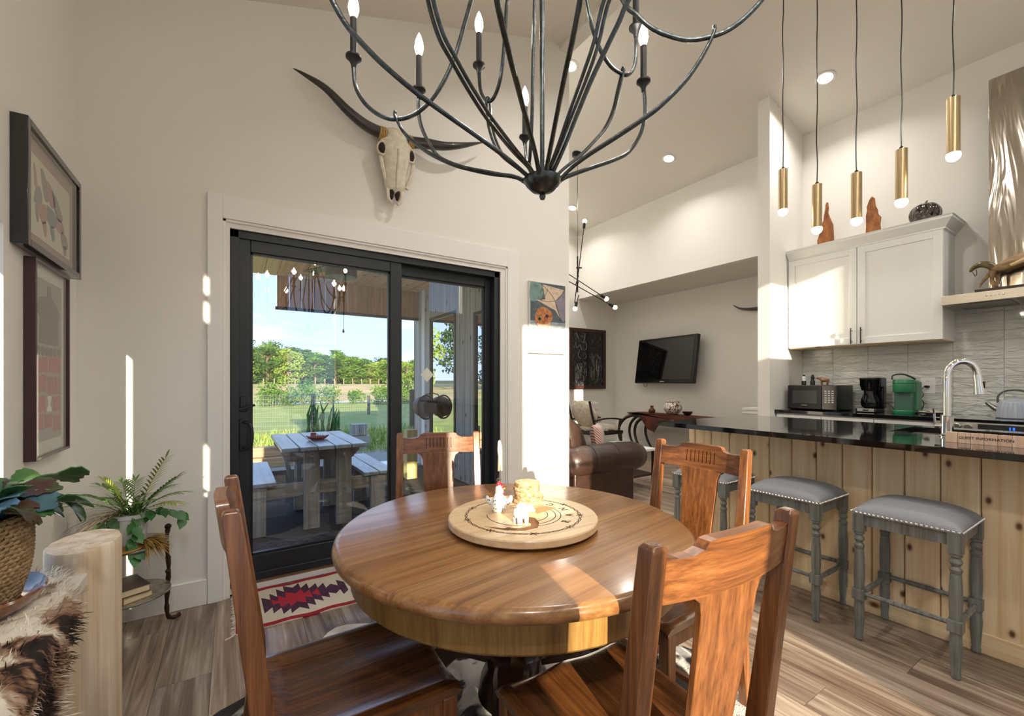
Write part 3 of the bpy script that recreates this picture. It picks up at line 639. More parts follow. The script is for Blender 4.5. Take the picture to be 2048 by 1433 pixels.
P(t, 'tail', B().tube(bez([(5.06,1.932,1.268),(5.06,1.925,1.255),(5.06,1.925,1.228)], 4), .003, 6), m_cow)
# drip coffee maker
t = T('coffee_maker', 'black drip coffee maker with a glass carafe', 'coffee maker', (5.13, 1.61, .95)); x, y = 5.12, 1.61
P(t, 'base', B().box(5.02, 5.24, 1.535, 1.695, .95, .988), m_blk2, bevel=.006); P(t, 'column', B().box(5.17, 5.25, 1.525, 1.68, .988, 1.2), m_blk2, bevel=.008)
P(t, 'filter_housing', B().lathe([(.062,1.155),(.070,1.165),(.080,1.255),(.086,1.262),(.086,1.275),(.0001,1.277)], (x,y,0), 28), m_blk2)
P(t, 'lid', B().box(5.10, 5.25, 1.525, 1.69, 1.19, 1.278), m_blk2, bevel=.008)
P(t, 'control_strip', B().box(5.012, 5.022, 1.55, 1.68, .957, .985), m_steel, bevel=.002); P(t, 'clock', B().box(5.0105, 5.013, 1.59, 1.635, .965, .978), m_blk2)
cf = P(t, 'carafe', B().lathe([(.045,.99),(.062,1.0),(.070,1.035),(.066,1.075),(.045,1.12),(.046,1.135)], (x-.01,y,0), 28), M('carafe glass', '#3a3d3f', .05, trans=.85)); P(cf, 'carafe_lid', B().lathe([(.048,1.135),(.046,1.15),(.0001,1.153)], (x-.01,y,0), 24), m_blk2)
P(cf, 'carafe_handle', B().tube(bez([(x-.05,y+.015,1.12),(x-.10,y+.02,1.11),(x-.105,y+.02,1.05),(x-.07,y+.015,1.02)], 4), .009, 8), m_blk2)
# green pod brewer
t = T('pod_brewer', 'green single-serve pod coffee brewer with a grey lever', 'coffee maker', (5.15, 1.365, .95)); m_grn = M('green plastic', '#2f7d55', .35); x, y = 5.13, 1.365
P(t, 'drip_tray', B().lathe([(.075,.95),(.078,.955),(.078,.975),(.070,.982)], (x-.02,y,0), 28), m_grn); P(t, 'tower', B().box(5.10, 5.28, 1.30, 1.43, .95, 1.255), M('green smoked plastic', '#47695a', .3), bevel=.012)
P(t, 'brew_head', B().lathe([(.074,1.145),(.077,1.15),(.077,1.25),(.073,1.258),(.0001,1.262)], (x-.01,y,0), 32), m_grn, bevel=.001); P(t, 'head_band', B().lathe([(.0775,1.222),(.078,1.224),(.0775,1.226)], (x-.01,y,0), 32), m_blk2)
P(t, 'lever', B().tube(bez([(5.06,1.43,1.258),(5.06,1.425,1.295),(5.09,1.37,1.308),(5.12,1.32,1.285),(5.15,1.295,1.262)], 5), .011, 8, flat=.6), M('lever grey', '#3b4743', .35)); P(t, 'water_tank', B().box(5.16, 5.30, 1.285, 1.31, .98, 1.24), m_grn, bevel=.006)
t = T('appliance_cord', 'black appliance cord lying between the coffee makers', 'cord', (5.2, 1.46, .95)); P(t, 'cord', B().tube(bez([(5.18,1.53,1.03),(5.17,1.50,1.035),(5.16,1.46,1.01),(5.17,1.44,.96)], 4), .003, 6).tube(bez([(5.20,1.30,.957),(5.18,1.27,.957),(5.20,1.22,.975),(5.22,1.20,.957),(5.26,1.24,.955)], 4), .003, 6), m_blk2)
# outlet with plugged cord
t = T('wall_outlet', 'white double outlet in the backsplash with a black plug', 'outlet', (5.39, 1.275, 1.13)); P(t, 'plate', B().box(5.385, 5.392, 1.215, 1.318, 1.130, 1.275), m_white, bevel=.003)
for z in (1.24, 1.165):
    s = P(t, 'socket', B().lathe([(.0001,-.001),(.017,-.001),(.018,.002)], (5.3845,1.268,z), 18, ax='x'), m_white)
    for dy in (-.006,.006): P(s, 'slot', B().box(5.3825,5.384,1.268+dy-.001,1.268+dy+.001,z,z+.008), m_blk2)
P(t, 'plug', B().box(5.355, 5.384, 1.25, 1.285, 1.185, 1.205), m_blk2, bevel=.006); P(t, 'plug_cord', B().tube(bez([(5.36,1.285,1.195),(5.345,1.30,1.16),(5.34,1.285,1.12),(5.34,1.30,1.08),(5.33,1.28,1.04),(5.30,1.29,.965)], 4), .003, 6), m_blk2)
O('spoon_rest', B().lathe([(.0001,.952),(.05,.952),(.072,.962),(.098,.972),(.096,.976),(.07,.967),(.0001,.958)], (5.20,1.185,0), 32), M('cream ceramic', '#d8d3c4', .3), 'shallow cream dish on the back counter behind the tap', 'dish')
# decorations on the cabinet top
w_drift = M('weathered bark', '#7a4824', .85, nz=(22,'#a5693a',.15,(1,1,.4)), bp=(45,.5))
def slab(y0, y1, z1, label, pts):
    b = B(); b.prism([(y0+(y1-y0)*u, 2.640+(z1-2.640)*v) for u, v in pts], 5.235, 5.265, 'yz'); O('bark_slab', b, w_drift, label, 'wood slab', 'upright bark slabs', bevel=.006)
slab(1.955, 2.105, 3.13, 'taller pointed bark slab standing on the white cabinet, left of the pair', [(0,0),(1,0),(1.0,.22),(.86,.36),(.80,.50),(.62,.62),(.60,.72),(.52,.84),(.50,.94),(.42,1),(.36,.98),(.33,.86),(.36,.76),(.22,.62),(.06,.48),(.02,.2)])
slab(1.565, 1.69, 3.05, 'shorter bark slab standing on the white cabinet, nearer the pumpkin', [(0,0),(1,0),(.94,.3),(.96,.55),(.88,.7),(.90,.78),(.74,.93),(.56,1),(.42,.94),(.36,.76),(.24,.66),(.20,.55),(.02,.46),(.08,.3)])
t = T('silver_pumpkin', 'glossy dark swirled glass pumpkin on the white cabinet', 'ornament', (5.22, 1.245, 2.64)); b = B(); n = 60; rings = []
for i in range(15):
    a = PI*i/14; zz = 2.74-.098*math.cos(a); rr = .112*math.sin(a)**.8
    rings.append([(5.22+(rr*(1-.10*abs(math.cos(4*2*PI*k/n/1)) ** 6))*math.cos(2*PI*k/n), 1.245+(rr*(1-.10*abs(math.cos(4*2*PI*k/n)) ** 6))*math.sin(2*PI*k/n), zz) for k in range(n)])
b.loft(rings, caps=False); m, nn_, p, out = newmat('swirled glass'); p.inputs['Roughness'].default_value = .1; p.inputs['Coat Weight'].default_value = .5
nn_.links.new(ramp(nn_, noise(nn_, coords(nn_, (9,9,5)), 1.6, 3, 2.4), [(.42, lin('#14110f')), (.52, lin('#4d443c')), (.60, lin('#1a1614')), (.70, lin('#8a7d70'))]), p.inputs['Base Color'])
P(t, 'body', b, m, smooth=70); P(t, 'stem', B().tube(bez([(5.22,1.245,2.82),(5.22,1.24,2.845),(5.225,1.23,2.862)], 3), [.013,.012,.010,.009,.007,.006,.004], 8), M('dark stem', '#2a211b', .3))
# driftwood animal on the hood
t = T('driftwood_animal', 'driftwood bird-necked animal sculpture on a dark base above the range', 'sculpture', (5.0, .78, 1.95)); m_dw = M('driftwood', '#6d5338', .65, nz=(26,'#a28560',.13,(1,.3,1)), bp=(50,.5)); m_hn = M('polished horn', '#6b5a2c', .25, nz=(12,'#2a2214',.15), coat=.3)
P(t, 'plinth', B().box(4.93, 5.09, .42, .885, 1.942, 1.965), M('dark walnut', '#2b1a10', .4), bevel=.003); x = 5.0
P(t, 'trunk', B().tube(bez([(x,.80,2.11),(x,.74,2.13),(x,.66,2.155),(x,.56,2.18),(x,.48,2.17)], 4), [.022,.03,.034,.038,.042,.045,.048,.05,.05,.05,.048,.046,.04,.036,.03,.024,.015], 10), m_dw)
P(t, 'ribs', B().tube([(x-.045,.70,2.12),(x-.05,.62,2.15),(x-.045,.53,2.165)], [.012,.022,.01], 8), M('pale grain', '#bfa479', .6, bp=(60,.7)))
P(t, 'neck', B().tube(bez([(x,.78,2.12),(x,.82,2.155),(x,.86,2.17),(x,.90,2.155),(x,.925,2.125)], 4), [.026,.026,.026,.027,.027,.027,.026,.025,.024,.022,.02,.019,.017,.015,.013,.01,.005], 10), m_hn)
P(t, 'beak_wire', B().tube(bez([(x,.915,2.13),(x,.90,2.10),(x,.895,2.085),(x,.885,2.10),(x,.888,2.135)], 3), .0025, 6), m_blk2)
for pp in ([(x,.80,2.11),(x,.825,2.07),(x,.86,2.02),(x,.868,1.99)], [(x-.02,.79,2.10),(x-.02,.80,2.03),(x-.02,.79,1.99),(x-.02,.795,1.965)], [(x+.02,.78,2.10),(x+.02,.775,2.03),(x+.02,.785,1.965)], [(x-.02,.53,2.14),(x-.03,.52,2.06),(x-.02,.54,1.965)], [(x+.02,.52,2.14),(x+.02,.50,2.05),(x+.02,.51,1.965)]):
    q = bez(pp, 3); P(t, 'leg', B().tube(q, [.016-.009*i/(len(q)-1) for i in range(len(q))], 7), m_dw)
# ------------------------------------------------------------------ pendants over the island
m_brass = M('brushed brass', '#b8a27c', .34, 1.0, bp=(3,.08,(60,60,1))); XPN = 3.18
names = ['brass tube pendant farthest along the island, first from the white pillar', 'brass tube pendant hanging lowest, second from the white pillar', 'brass tube pendant in the middle of the five', 'brass tube pendant fourth from the white pillar, above the glass pumpkin', 'brass tube pendant nearest the steel chimney, hanging highest']
for k, (y, z1, z0) in enumerate(((1.485,2.695,2.42), (1.279,2.512,2.235), (1.068,2.501,2.225), (.858,2.549,2.265), (.648,2.724,2.435))):
    t = T('pendant_light', names[k], 'pendant light', (XPN, y, z0-.05), 0, 'brass pendants over the island')
    P(t, 'tube', B().lathe([(.026,z0),(.0275,z0),(.0275,z1),(.004,z1+.001)], (XPN,y,0), 24), m_brass, smooth=40); P(t, 'cap', B().lathe([(.012,z1),(.010,z1+.014),(.004,z1+.02)], (XPN,y,0), 14), m_blk2)
    P(t, 'bulb', B().ball((XPN,y,z0-.012), .030, 16, 10), m_bulb2); zc = slopeR(XPN); q = [(XPN+.0025*math.sin(i*2.1+k), y+.0025*math.cos(i*1.7+k*2), z1+.015+(zc-z1-.015)*i/16) for i in range(17)]; q[0] = (XPN,y,z1+.012)
    P(t, 'cord', B().tube(bez(q, 3), .0032, 6), m_blk2); P(t, 'canopy', B().lathe([(.055,zc-.03),(.055,zc+.012),(.02,zc+.02)], (XPN,y,0), 24), m_blk2)
    d = bpy.data.lights.new('lamp','POINT'); d.energy = 1.0; d.color = (1,.78,.5); d.shadow_soft_size = .03; lo = bpy.data.objects.new('lamp', d); COL.objects.link(lo); lo.parent = t; lo.location = (0,0,-.012)
# ------------------------------------------------------------------ chandelier
AXX, AXY = .693, .922
m_iron = M('burnished iron', '#3b4042', .26, .9, nz=(60,'#565c5e',.2), bp=(120,.06)); m_sleeve = M('black candle sleeve', '#17181a', .45, .2)
ch = T('chandelier', 'large black iron chandelier with candle bulbs and looping arms over the table', 'chandelier', (AXX, AXY, 1.72))
def rp_(ang, pts, side=0.0):
    a = R(ang); c, s = math.cos(a), math.sin(a)
    return [(AXX+r*c-side*s*min(1, r*6), AXY+r*s+side*c*min(1, r*6), z) for r, z in pts]
P(ch, 'bowl', B().lathe([(.0001,1.716),(.006,1.718),(.009,1.726),(.006,1.732),(.013,1.736),(.030,1.742),(.044,1.756),(.050,1.766),(.050,1.772),(.046,1.774),(.0001,1.772)], (AXX,AXY,0), 36), m_iron)
P(ch, 'stem', B().tube([(AXX,AXY,1.77),(AXX-.002,AXY,2.3),(AXX-.004,AXY,2.86)], .0065, 12), m_iron)
P(ch, 'hub', B().lathe([(.01,2.70),(.045,2.72),(.05,2.75),(.03,2.80),(.012,2.86)], (AXX,AXY,0), 24), m_iron)
zc = slopeL(AXX); P(ch, 'hanging_rod', B().tube([(AXX,AXY,2.86),(AXX,AXY,zc)], .006, 10), m_iron); P(ch, 'canopy', B().lathe([(.02,zc-.06),(.065,zc-.03),(.07,zc+.03)], (AXX,AXY,0), 28), m_iron)
UP = [(.13,2.42),(.075,2.58),(.04,2.72)]
def arm(name, ang, pts, r=.0058, side=0, k=5): return P(ch, name, B().tube(bez(rp_(ang, pts, side), k), r, 9), m_iron)
def candle(ang, r, z):
    x, y, _ = rp_(ang, [(r, z)])[0]
    cp = P(ch, 'candle_cup', B().lathe([(.006,z-.03),(.008,z-.018),(.014,z-.008),(.021,z-.002),(.021,z+.003),(.011,z+.006)], (x,y,0), 20), m_sleeve)
    P(cp, 'sleeve', B().lathe([(.0095,z),(.0095,z+.108),(.007,z+.110)], (x,y,0), 16), m_sleeve)
    P(cp, 'flame_bulb', B().lathe([(.006,z+.108),(.0105,z+.118),(.0145,z+.134),(.0125,z+.152),(.006,z+.172),(.0001,z+.184)], (x,y,0), 14), m_bulb)
    d = bpy.data.lights.new('lamp','POINT'); d.energy = 1.7; d.color = (1,.93,.84); d.shadow_soft_size = .02; lo = bpy.data.objects.new('lamp', d); COL.objects.link(lo); lo.parent = ch; lo.location = (x-AXX, y-AXY, z+.14-1.72)
def swag(ang, pts, cz=None):   # U arm from candle down, round and up to the hub
    arm('swag_arm', ang, pts+UP); candle(ang, pts[0][0], pts[0][1]+.01)
swag(142.1, [(.521,2.12),(.516,2.053),(.490,2.003),(.448,1.967),(.403,1.953),(.347,1.964),(.291,2.013),(.243,2.098),(.209,2.204),(.185,2.283)])
swag(89.1, [(.363,2.29),(.352,2.211),(.307,2.15),(.264,2.135),(.223,2.168),(.199,2.252),(.178,2.387)])
swag(1.1, [(.371,2.335),(.372,2.266),(.362,2.217),(.337,2.185),(.308,2.175),(.258,2.179),(.212,2.212),(.179,2.268),(.158,2.335)])
swag(-44.9, [(.545,2.21),(.540,2.165),(.505,2.124),(.466,2.096),(.426,2.083),(.371,2.081),(.322,2.099),(.276,2.128),(.241,2.167),(.205,2.215)])
swag(62.1, [(.40,2.10),(.372,2.03),(.330,1.975),(.285,1.955),(.245,1.985),(.205,2.08),(.175,2.26)])
swag(-157.9, [(.50,2.20),(.495,2.14),(.47,2.08),(.43,2.05),(.38,2.045),(.33,2.07),(.28,2.13),(.23,2.22)])
swag(-92.9, [(.47,2.30),(.465,2.24),(.44,2.19),(.40,2.165),(.35,2.17),(.30,2.20),(.24,2.27)])
def hair(ang, pts, w=.009):
    for s in (-w/2, w/2): arm('hairpin_arm', ang, pts, .0042, s)
    x, y, z = rp_(ang, [pts[0]])[0]; a = R(ang); t_ = [(x-math.sin(a)*w/2*math.cos(q), y+math.cos(a)*w/2*math.cos(q), z+.012*math.sin(q)) for q in [PI*i/6 for i in range(7)]]; P(ch, 'loop', B().tube(t_, .0042, 8), m_iron)
hair(-44.9, [(.425,2.095),(.419,2.077),(.393,2.029),(.356,1.979),(.299,1.927),(.252,1.896),(.181,1.856),(.124,1.825),(.078,1.795),(.045,1.765)])
hair(1.1, [(.312,2.184),(.292,2.12),(.273,2.055),(.239,1.99),(.191,1.933),(.135,1.874),(.075,1.821),(.046,1.790),(.031,1.765)])
hair(89.1, [(.300,2.145),(.287,2.061),(.248,1.98),(.196,1.916),(.107,1.841),(.042,1.785),(.025,1.765)], .014)
hair(142.1, [(.403,1.962),(.381,1.919),(.34,1.879),(.291,1.846),(.223,1.815),(.141,1.795),(.073,1.780),(.031,1.765)], .008)
hair(62.1, [(.285,1.95),(.25,1.92),(.18,1.87),(.10,1.82),(.03,1.765)])
hair(-157.9, [(.43,2.05),(.414,1.965),(.383,1.905),(.346,1.879),(.297,1.850),(.232,1.820),(.139,1.792),(.069,1.778),(.038,1.765)], .012)
hair(-92.9, [(.36,2.17),(.30,2.11),(.245,2.055),(.214,1.99),(.18,1.945),(.126,1.886),(.076,1.828),(.033,1.785),(.019,1.765)], .013)
for ang, pts in ((115.1, [(.447,2.16),(.45,2.114),(.439,2.055),(.406,1.989),(.359,1.929),(.27,1.875),(.17,1.830),(.086,1.800),(.04,1.765)]),
                 (-4.9, [(.363,2.14),(.369,2.088),(.367,2.038),(.346,1.978),(.302,1.919),(.241,1.880),(.158,1.838),(.108,1.812),(.069,1.790),(.04,1.765)]),
                 (179.1, [(.545,2.12),(.54,2.04),(.501,1.97),(.449,1.929),(.401,1.902),(.347,1.878),(.29,1.858),(.186,1.824),(.118,1.800),(.04,1.765)]),
                 (-137.9, [(.50,2.10),(.49,2.0),(.42,1.90),(.332,1.860),(.27,1.842),(.183,1.818),(.096,1.795),(.045,1.765)]),
                 (-74.9, [(.40,2.34),(.39,2.26),(.33,2.19),(.248,2.102),(.223,2.064),(.181,2.008),(.146,1.959),(.104,1.89),(.065,1.825),(.024,1.765)]),
                 (-115, [(.43,2.12),(.41,2.03),(.33,1.94),(.22,1.88),(.12,1.82),(.03,1.765)])):
    arm('candle_arm', ang, pts, .0058); candle(ang, pts[0][0], pts[0][1]+.01)
# ------------------------------------------------------------------ longhorn skull
sk = T('longhorn_skull', 'bleached longhorn skull with long dark horns above the door', 'skull', (.93, 2.86, 2.43)); m_bone = M('bleached bone', '#e4ddcd', .7, nz=(30,'#cfc4ad',.2), bp=(40,.25))
X0, Y0 = .935, 2.942
prof = [(2.505,.018,.06),(2.515,.040,.075),(2.53,.062,.085),(2.56,.078,.095),(2.62,.080,.10),(2.68,.085,.11),(2.73,.098,.115),(2.77,.115,.115),(2.80,.122,.11),(2.84,.116,.10),(2.88,.092,.09),(2.92,.075,.08),(2.95,.050,.06),(2.966,.018,.03)]
rings = []
for z, hw, d in prof:
    ring = []
    for k in range(20):
        a = 2*PI*k/20; ring.append((X0-.01+(2.7-z)*(-.03)+hw*math.cos(a)*(1 if math.sin(a) < 0 else .9), Y0-.0-d*.55+d*.55*math.sin(a)*(1.0 if math.sin(a) < 0 else .8), z))
    rings.append(ring)
bs = B().loft(rings); P(sk, 'cranium', bs, m_bone, smooth=60)
m_void = M('bone cavity', '#2e241a', .9)
for s in (-1, 1):
    ex_ = X0-.008+s*.098; P(sk, 'eye_socket', B().ball((ex_, Y0-.085, 2.775), .032, 14, 10, (.72,.85,1.2)), m_void)
    P(sk, 'eye_rim', B().tube([(ex_+.036*math.cos(q)*.8, Y0-.098+.02*abs(math.cos(q)), 2.775+.044*math.sin(q)) for q in [2*PI*i/14 for i in range(15)]], .0075, 8), m_bone)
    P(sk, 'nasal_opening', B().ball((X0-.016+s*.020, Y0-.060, 2.520), .026, 12, 8, (.66,.9,2.3)), m_void)
    P(sk, 'nose_bone', B().tube(bez([(X0-.012+s*.046,Y0-.055,2.56),(X0-.016+s*.048,Y0-.07,2.50),(X0-.018+s*.040,Y0-.075,2.455),(X0-.018+s*.018,Y0-.072,2.432)], 4), [.013]*6+[.011]*7, 8), m_bone)
    P(sk, 'cheek_bone', B().tube(bez([(X0+s*.11,Y0-.07,2.73),(X0+s*.10,Y0-.075,2.66),(X0+s*.082,Y0-.07,2.60),(X0+s*.065,Y0-.065,2.555)], 4), [.014]*13, 8), m_bone)
P(sk, 'wall_peg', B().tube([(X0,Y0-.05,2.86),(X0,DY,2.86)], .012, 8), m_blk2)
P(sk, 'nasal_ridge', B().tube([(X0-.003,Y0-.125,2.78),(X0-.008,Y0-.118,2.66),(X0-.014,Y0-.10,2.53)], [.014,.012,.006], 8), m_bone)
m_horn = M('dark horn', '#0f0d0c', .35, nz=(7,'#3f3a34',.22,(1,1,3)), coat=.2, bp=(30,.2))
hl = bez([(X0-.075,Y0-.06,2.885),(X0-.20,Y0-.07,2.900),(X0-.32,Y0-.09,2.945),(X0-.45,Y0-.10,3.03),(X0-.56,Y0-.09,3.075),(X0-.63,Y0-.07,3.105)], 5); n_ = len(hl)
P(sk, 'horn', B().tube(hl, [.036*(1-(i/(n_-1))**1.5)+.002 for i in range(n_)], 12), m_horn)
hr = bez([(X0+.085,Y0-.06,2.885),(X0+.20,Y0-.09,2.895),(X0+.32,Y0-.12,2.90),(X0+.44,Y0-.13,2.935),(X0+.55,Y0-.12,2.985),(X0+.66,Y0-.09,3.045)], 5)
P(sk, 'horn', B().tube(hr, [.036*(1-(i/(n_-1))**1.5)+.002 for i in range(n_)], 12), m_horn)
m_rope = M('pale rawhide cord', '#b8945c', .8)
for s in (-1, 1):
    for k in range(4): P(sk, 'cord_wrap', B().tube([(X0+s*(.082+.011*k)+.004*math.sin(q), Y0-.06+.039*math.cos(q), 2.885+.040*math.sin(q)) for q in [2*PI*i/12 for i in range(13)]], .0058, 6), m_rope)
# ------------------------------------------------------------------ painting, switches
t = T('abstract_painting', 'unframed canvas painting of a fish-like face, half in sunlight', 'painting', (2.25, 2.93, 1.478)); P(t, 'canvas', B().box(2.06, 2.447, 2.918, 2.948, 1.478, 2.078), M('canvas edge', '#dedbd2', .8), bevel=.002)
def art(name, cols, sc=6, dis=2.0):
    m, n, p, out = newmat(name); f = noise(n, coords(n, (1,1,1)), sc, 5, dis); k = len(cols)
    n.links.new(ramp(n, f, [(.28+.44*i/(k-1), lin(c)) for i, c in enumerate(cols)]), p.inputs['Base Color']); p.inputs['Roughness'].default_value = .6; bump(n, p, f, .3, .01); return m
ay = 2.9165
def blob(root, name, pts, mat, y=ay, k=4): P(root, name, B().prism([(q.x, q.z) for q in bez([(u, 0, v) for u, v in pts]+[(pts[0][0], 0, pts[0][1])], k)[:-1]], y, y+.0012, 'xz'), mat, smooth=0)
def A(u, v): return (2.06+.387*u, 1.478+.60*v)
P(t, 'painted_ground', B().box(2.066, 2.441, ay+.0008, 2.9185, 1.487, 2.072), art('paint ground', ['#7d8890','#aab2b4','#8d9498','#c9c6c0'], 7))
P(t, 'dark_field', B().prism([A(.02,.98),A(.98,.99),A(.98,.45),A(.02,.45)], ay+.0004, ay+.0016, 'xz'), art('paint dark field', ['#39454c','#5a666c','#44505a','#77838a'], 6))
blob(t, 'green_orb', [A(.02,.98),A(.30,.97),A(.36,.86),A(.28,.75),A(.02,.73)], art('paint green', ['#4b6a68','#7d9a93','#56706f'], 8), ay+.0002)
P(t, 'kite_shape', B().prism([A(.34,.97),A(.95,.93),A(.75,.74),A(.85,.50),A(.70,.62),A(.18,.74),A(.42,.76)], ay, ay+.0012, 'xz'), art('paint kite', ['#a88f80','#cbb39d','#d8c6a8','#b39a8c'], 8), smooth=0)
blob(t, 'grey_wedge', [A(.98,.92),A(.70,.74),A(.85,.52),A(.97,.50)], art('paint mauve', ['#6f6a74','#8d8791','#79747c'], 7), ay-.0004)
blob(t, 'rust_head', [A(.14,.52),A(.22,.62),A(.40,.65),A(.58,.60),A(.62,.50),A(.50,.42),A(.30,.36),A(.16,.42)], art('paint rust', ['#5a3420','#a65c2c','#c98a58','#74452a'], 14), ay-.0006)
for q in ((.26,.48),(.46,.53)): blob(t, 'eye', [A(q[0]-.045,q[1]),A(q[0],q[1]+.025),A(q[0]+.05,q[1]),A(q[0],q[1]-.028)], M('paint dark eye', '#2a221d', .6), ay-.0014)
blob(t, 'white_cheek', [A(.18,.42),A(.40,.41),A(.56,.44),A(.48,.35),A(.28,.345)], art('paint cheek', ['#e8ddd0','#d9a98a','#efe9e2'], 14), ay-.0012)
blob(t, 'neck', [A(.46,.36),A(.60,.38),A(.72,.16),A(.56,.15)], art('paint neck', ['#d9b7a4','#c9ab9c','#e6cfc2'], 9), ay-.0002)
P(t, 'collar', B().tube([(A(.40+.34*math.cos(q),.18+.075*math.sin(q))[0], ay-.0004, A(.4,.15+.075*math.sin(q))[1]) for q in [2*PI*i/24 for i in range(25)]], .008, 6, flat=.3), art('paint collar', ['#a59c80','#c7bfa6','#8f886f'], 10))
for pp in ([A(.34,.96),A(.55,.86),A(.70,.74),A(.84,.50)], [A(.95,.90),A(.75,.78),A(.50,.735),A(.25,.75)], [A(.48,.90),A(.40,.80)]): P(t, 'brush_line', B().tube(bez([(u,ay-.0010,v) for u,v in pp],4), .0022, 5, flat=.4), M('paint black line', '#241d1a', .6))
m_plate = M('switch plate', '#f0efec', .4)
def switches(x0, x1, z0, z1, n, label, name='light_switch'):
    t = T(name, label, 'light switch', ((x0+x1)/2, DY, z0)); P(t, 'plate', B().box(x0, x1, DY-.006, DY, z0, z1), m_plate, bevel=.002); w = (x1-x0)/n
    for k in range(n): P(t, 'rocker', B().prism([(DY-.006,z0+.03),(DY-.010,z0+.03),(DY-.0065,z1-.03),(DY-.006,z1-.03)], x0+w*(k+.5)-.017, x0+w*(k+.5)+.017, 'yz'), m_plate, bevel=.001)
switches(2.020, 2.137, 1.235, 1.353, 2, 'white two-gang switch plate under the painting'); switches(2.020, 2.185, 1.085, 1.208, 3, 'white three-gang switch plate, the lower one under the painting')
# ------------------------------------------------------------------ things on the table
LX, LY, LZ = .842, 1.232, TZ
ls = T('lazy_susan', 'round pale maple lazy susan with burnt barbed-wire drawing', 'serving board', (LX, LY, LZ)); w_maple = wood('pale maple', '#c8a578', '#d8ba90', '#e3cba6', 'x', .8, .4, .15, 0, .02); m_burn = M('burnt line', '#4a2f1a', .8)
P(ls, 'foot', B().lathe([(.11,LZ),(.11,LZ+.010)], (LX,LY,0), 32), m_dkoak); P(ls, 'board', B().lathe([(.0001,LZ+.010),(.250,LZ+.010),(.255,LZ+.014),(.255,LZ+.032),(.252,LZ+.036),(.0001,LZ+.036)], (LX,LY,0), 80), w_maple, smooth=30)
zt = LZ+.0362
def ringarc(r, a0, a1, rr, nm='burnt_ring'): P(ls, nm, B().tube([(LX+r*math.cos(a), LY+r*math.sin(a), zt) for a in [R(a0+(a1-a0)*i/40) for i in range(41)]], rr, 5, flat=.25), m_burn)
P(ls, 'barbed_wire', B().tube([(LX+(0.195+.004*math.sin(i*.9))*math.cos(2*PI*i/120), LY+(0.195+.004*math.sin(i*.9))*math.sin(2*PI*i/120), zt) for i in range(121)], .0016, 5, flat=.3).tube([(LX+(0.195-.004*math.sin(i*.9))*math.cos(2*PI*i/120), LY+(0.195-.004*math.sin(i*.9))*math.sin(2*PI*i/120), zt) for i in range(121)], .0016, 5, flat=.3), m_burn)
for k in range(9):
    a = R(40*k-75); c_ = Vector((LX+0.195*math.cos(a), LY+0.195*math.sin(a), zt)); b = B()
    for q in (.5, 2.2): b.bar(c_-Vector((math.cos(a+q), math.sin(a+q), 0))*.014, c_+Vector((math.cos(a+q), math.sin(a+q), 0))*.014, .0035, .0006)
    P(ls, 'barb', b, m_burn)
for r, a0, a1 in ((.130,-120,60),(.124,150,260),(.112,-100,80),(.085,-90,90)): ringarc(r, a0, a1, .0016)
hx_ = lambda u, v: (LX+u*1.12, LY+v*1.12)
pp = [(-.155,-.035),(-.12,-.075),(-.08,-.10),(-.045,-.105),(-.03,-.085),(-.035,-.055),(-.02,-.03),(0,-.03),(.01,-.05),(-.005,-.09),(-.035,-.125),(-.08,-.125),(-.125,-.09)]
P(ls, 'burnt_horn', B().prism([hx_(*q) for q in pp][::-1], zt-.0004, zt+.0004), M('burnt fill', '#7a5230', .8)); P(ls, 'burnt_face', B().prism([hx_(*q) for q in ((.04,-.02),(.10,-.01),(.13,.0),(.10,.035),(.05,.03))], zt-.0004, zt+.0004), M('burnt tan', '#b48a58', .8))
for i, chh in enumerate('RANCH'):
    a = R(-62+26*i); tx = text(chh, .040); tx.xf(Matrix.Translation((LX+.160*math.cos(a), LY+.160*math.sin(a), zt)) @ Matrix.Rotation(a+PI/2, 4, 'Z')); P(ls, 'letter', tx, m_burn)
tx = text('E', .036); tx.xf(Matrix.Translation((LX+.160*math.cos(R(-142)), LY+.160*math.sin(R(-142)), zt)) @ Matrix.Rotation(R(-52), 4, 'Z')); P(ls, 'letter', tx, m_burn)
# log slice coasters
m_slice = wood('log slice', '#b08a62', '#d3b48c', '#e5cfac', 'z', .8, .75, 0, 0, .1); m_bark = M('coaster bark', '#8e6238', .9, nz=(60,'#d9b98f',.15), bp=(90,.6)); z = LZ+.036
for k, (dx, dy, r) in enumerate(((0,0,.057),(.003,-.004,.055),(-.003,.002,.050),(-.004,.003,.050),(-.002,.001,.049))):
    cx, cy = .945+dx, 1.350+dy; lab = ['lowest and widest of the log slice coasters', 'second log slice coaster from the bottom of the stack', 'middle log slice coaster of the stack', 'fourth log slice coaster from the bottom of the stack', 'topmost log slice coaster of the stack'][k]
    t = T('log_coaster', lab, 'coaster', (cx, cy, z), 0, 'stack of log slice coasters'); n = 28; rg_ = random.Random(k); ra = [r*(1+rg_.uniform(-.03,.03)) for _ in range(n)]
    P(t, 'bark', B().loft([[(cx+q*s*math.cos(2*PI*i/n), cy+q*s*math.sin(2*PI*i/n), z+h) for i, q in enumerate(ra)] for s, h in ((.98,.0005),(1,.004),(1,.0115),(.98,.0145))]), m_bark); P(t, 'face', B().lathe([(.0001,z+.0146),(r*.93,z+.0146),(r*.93,z+.0152),(.0001,z+.0152)], (cx,cy,0), 28), m_slice); z += .0156
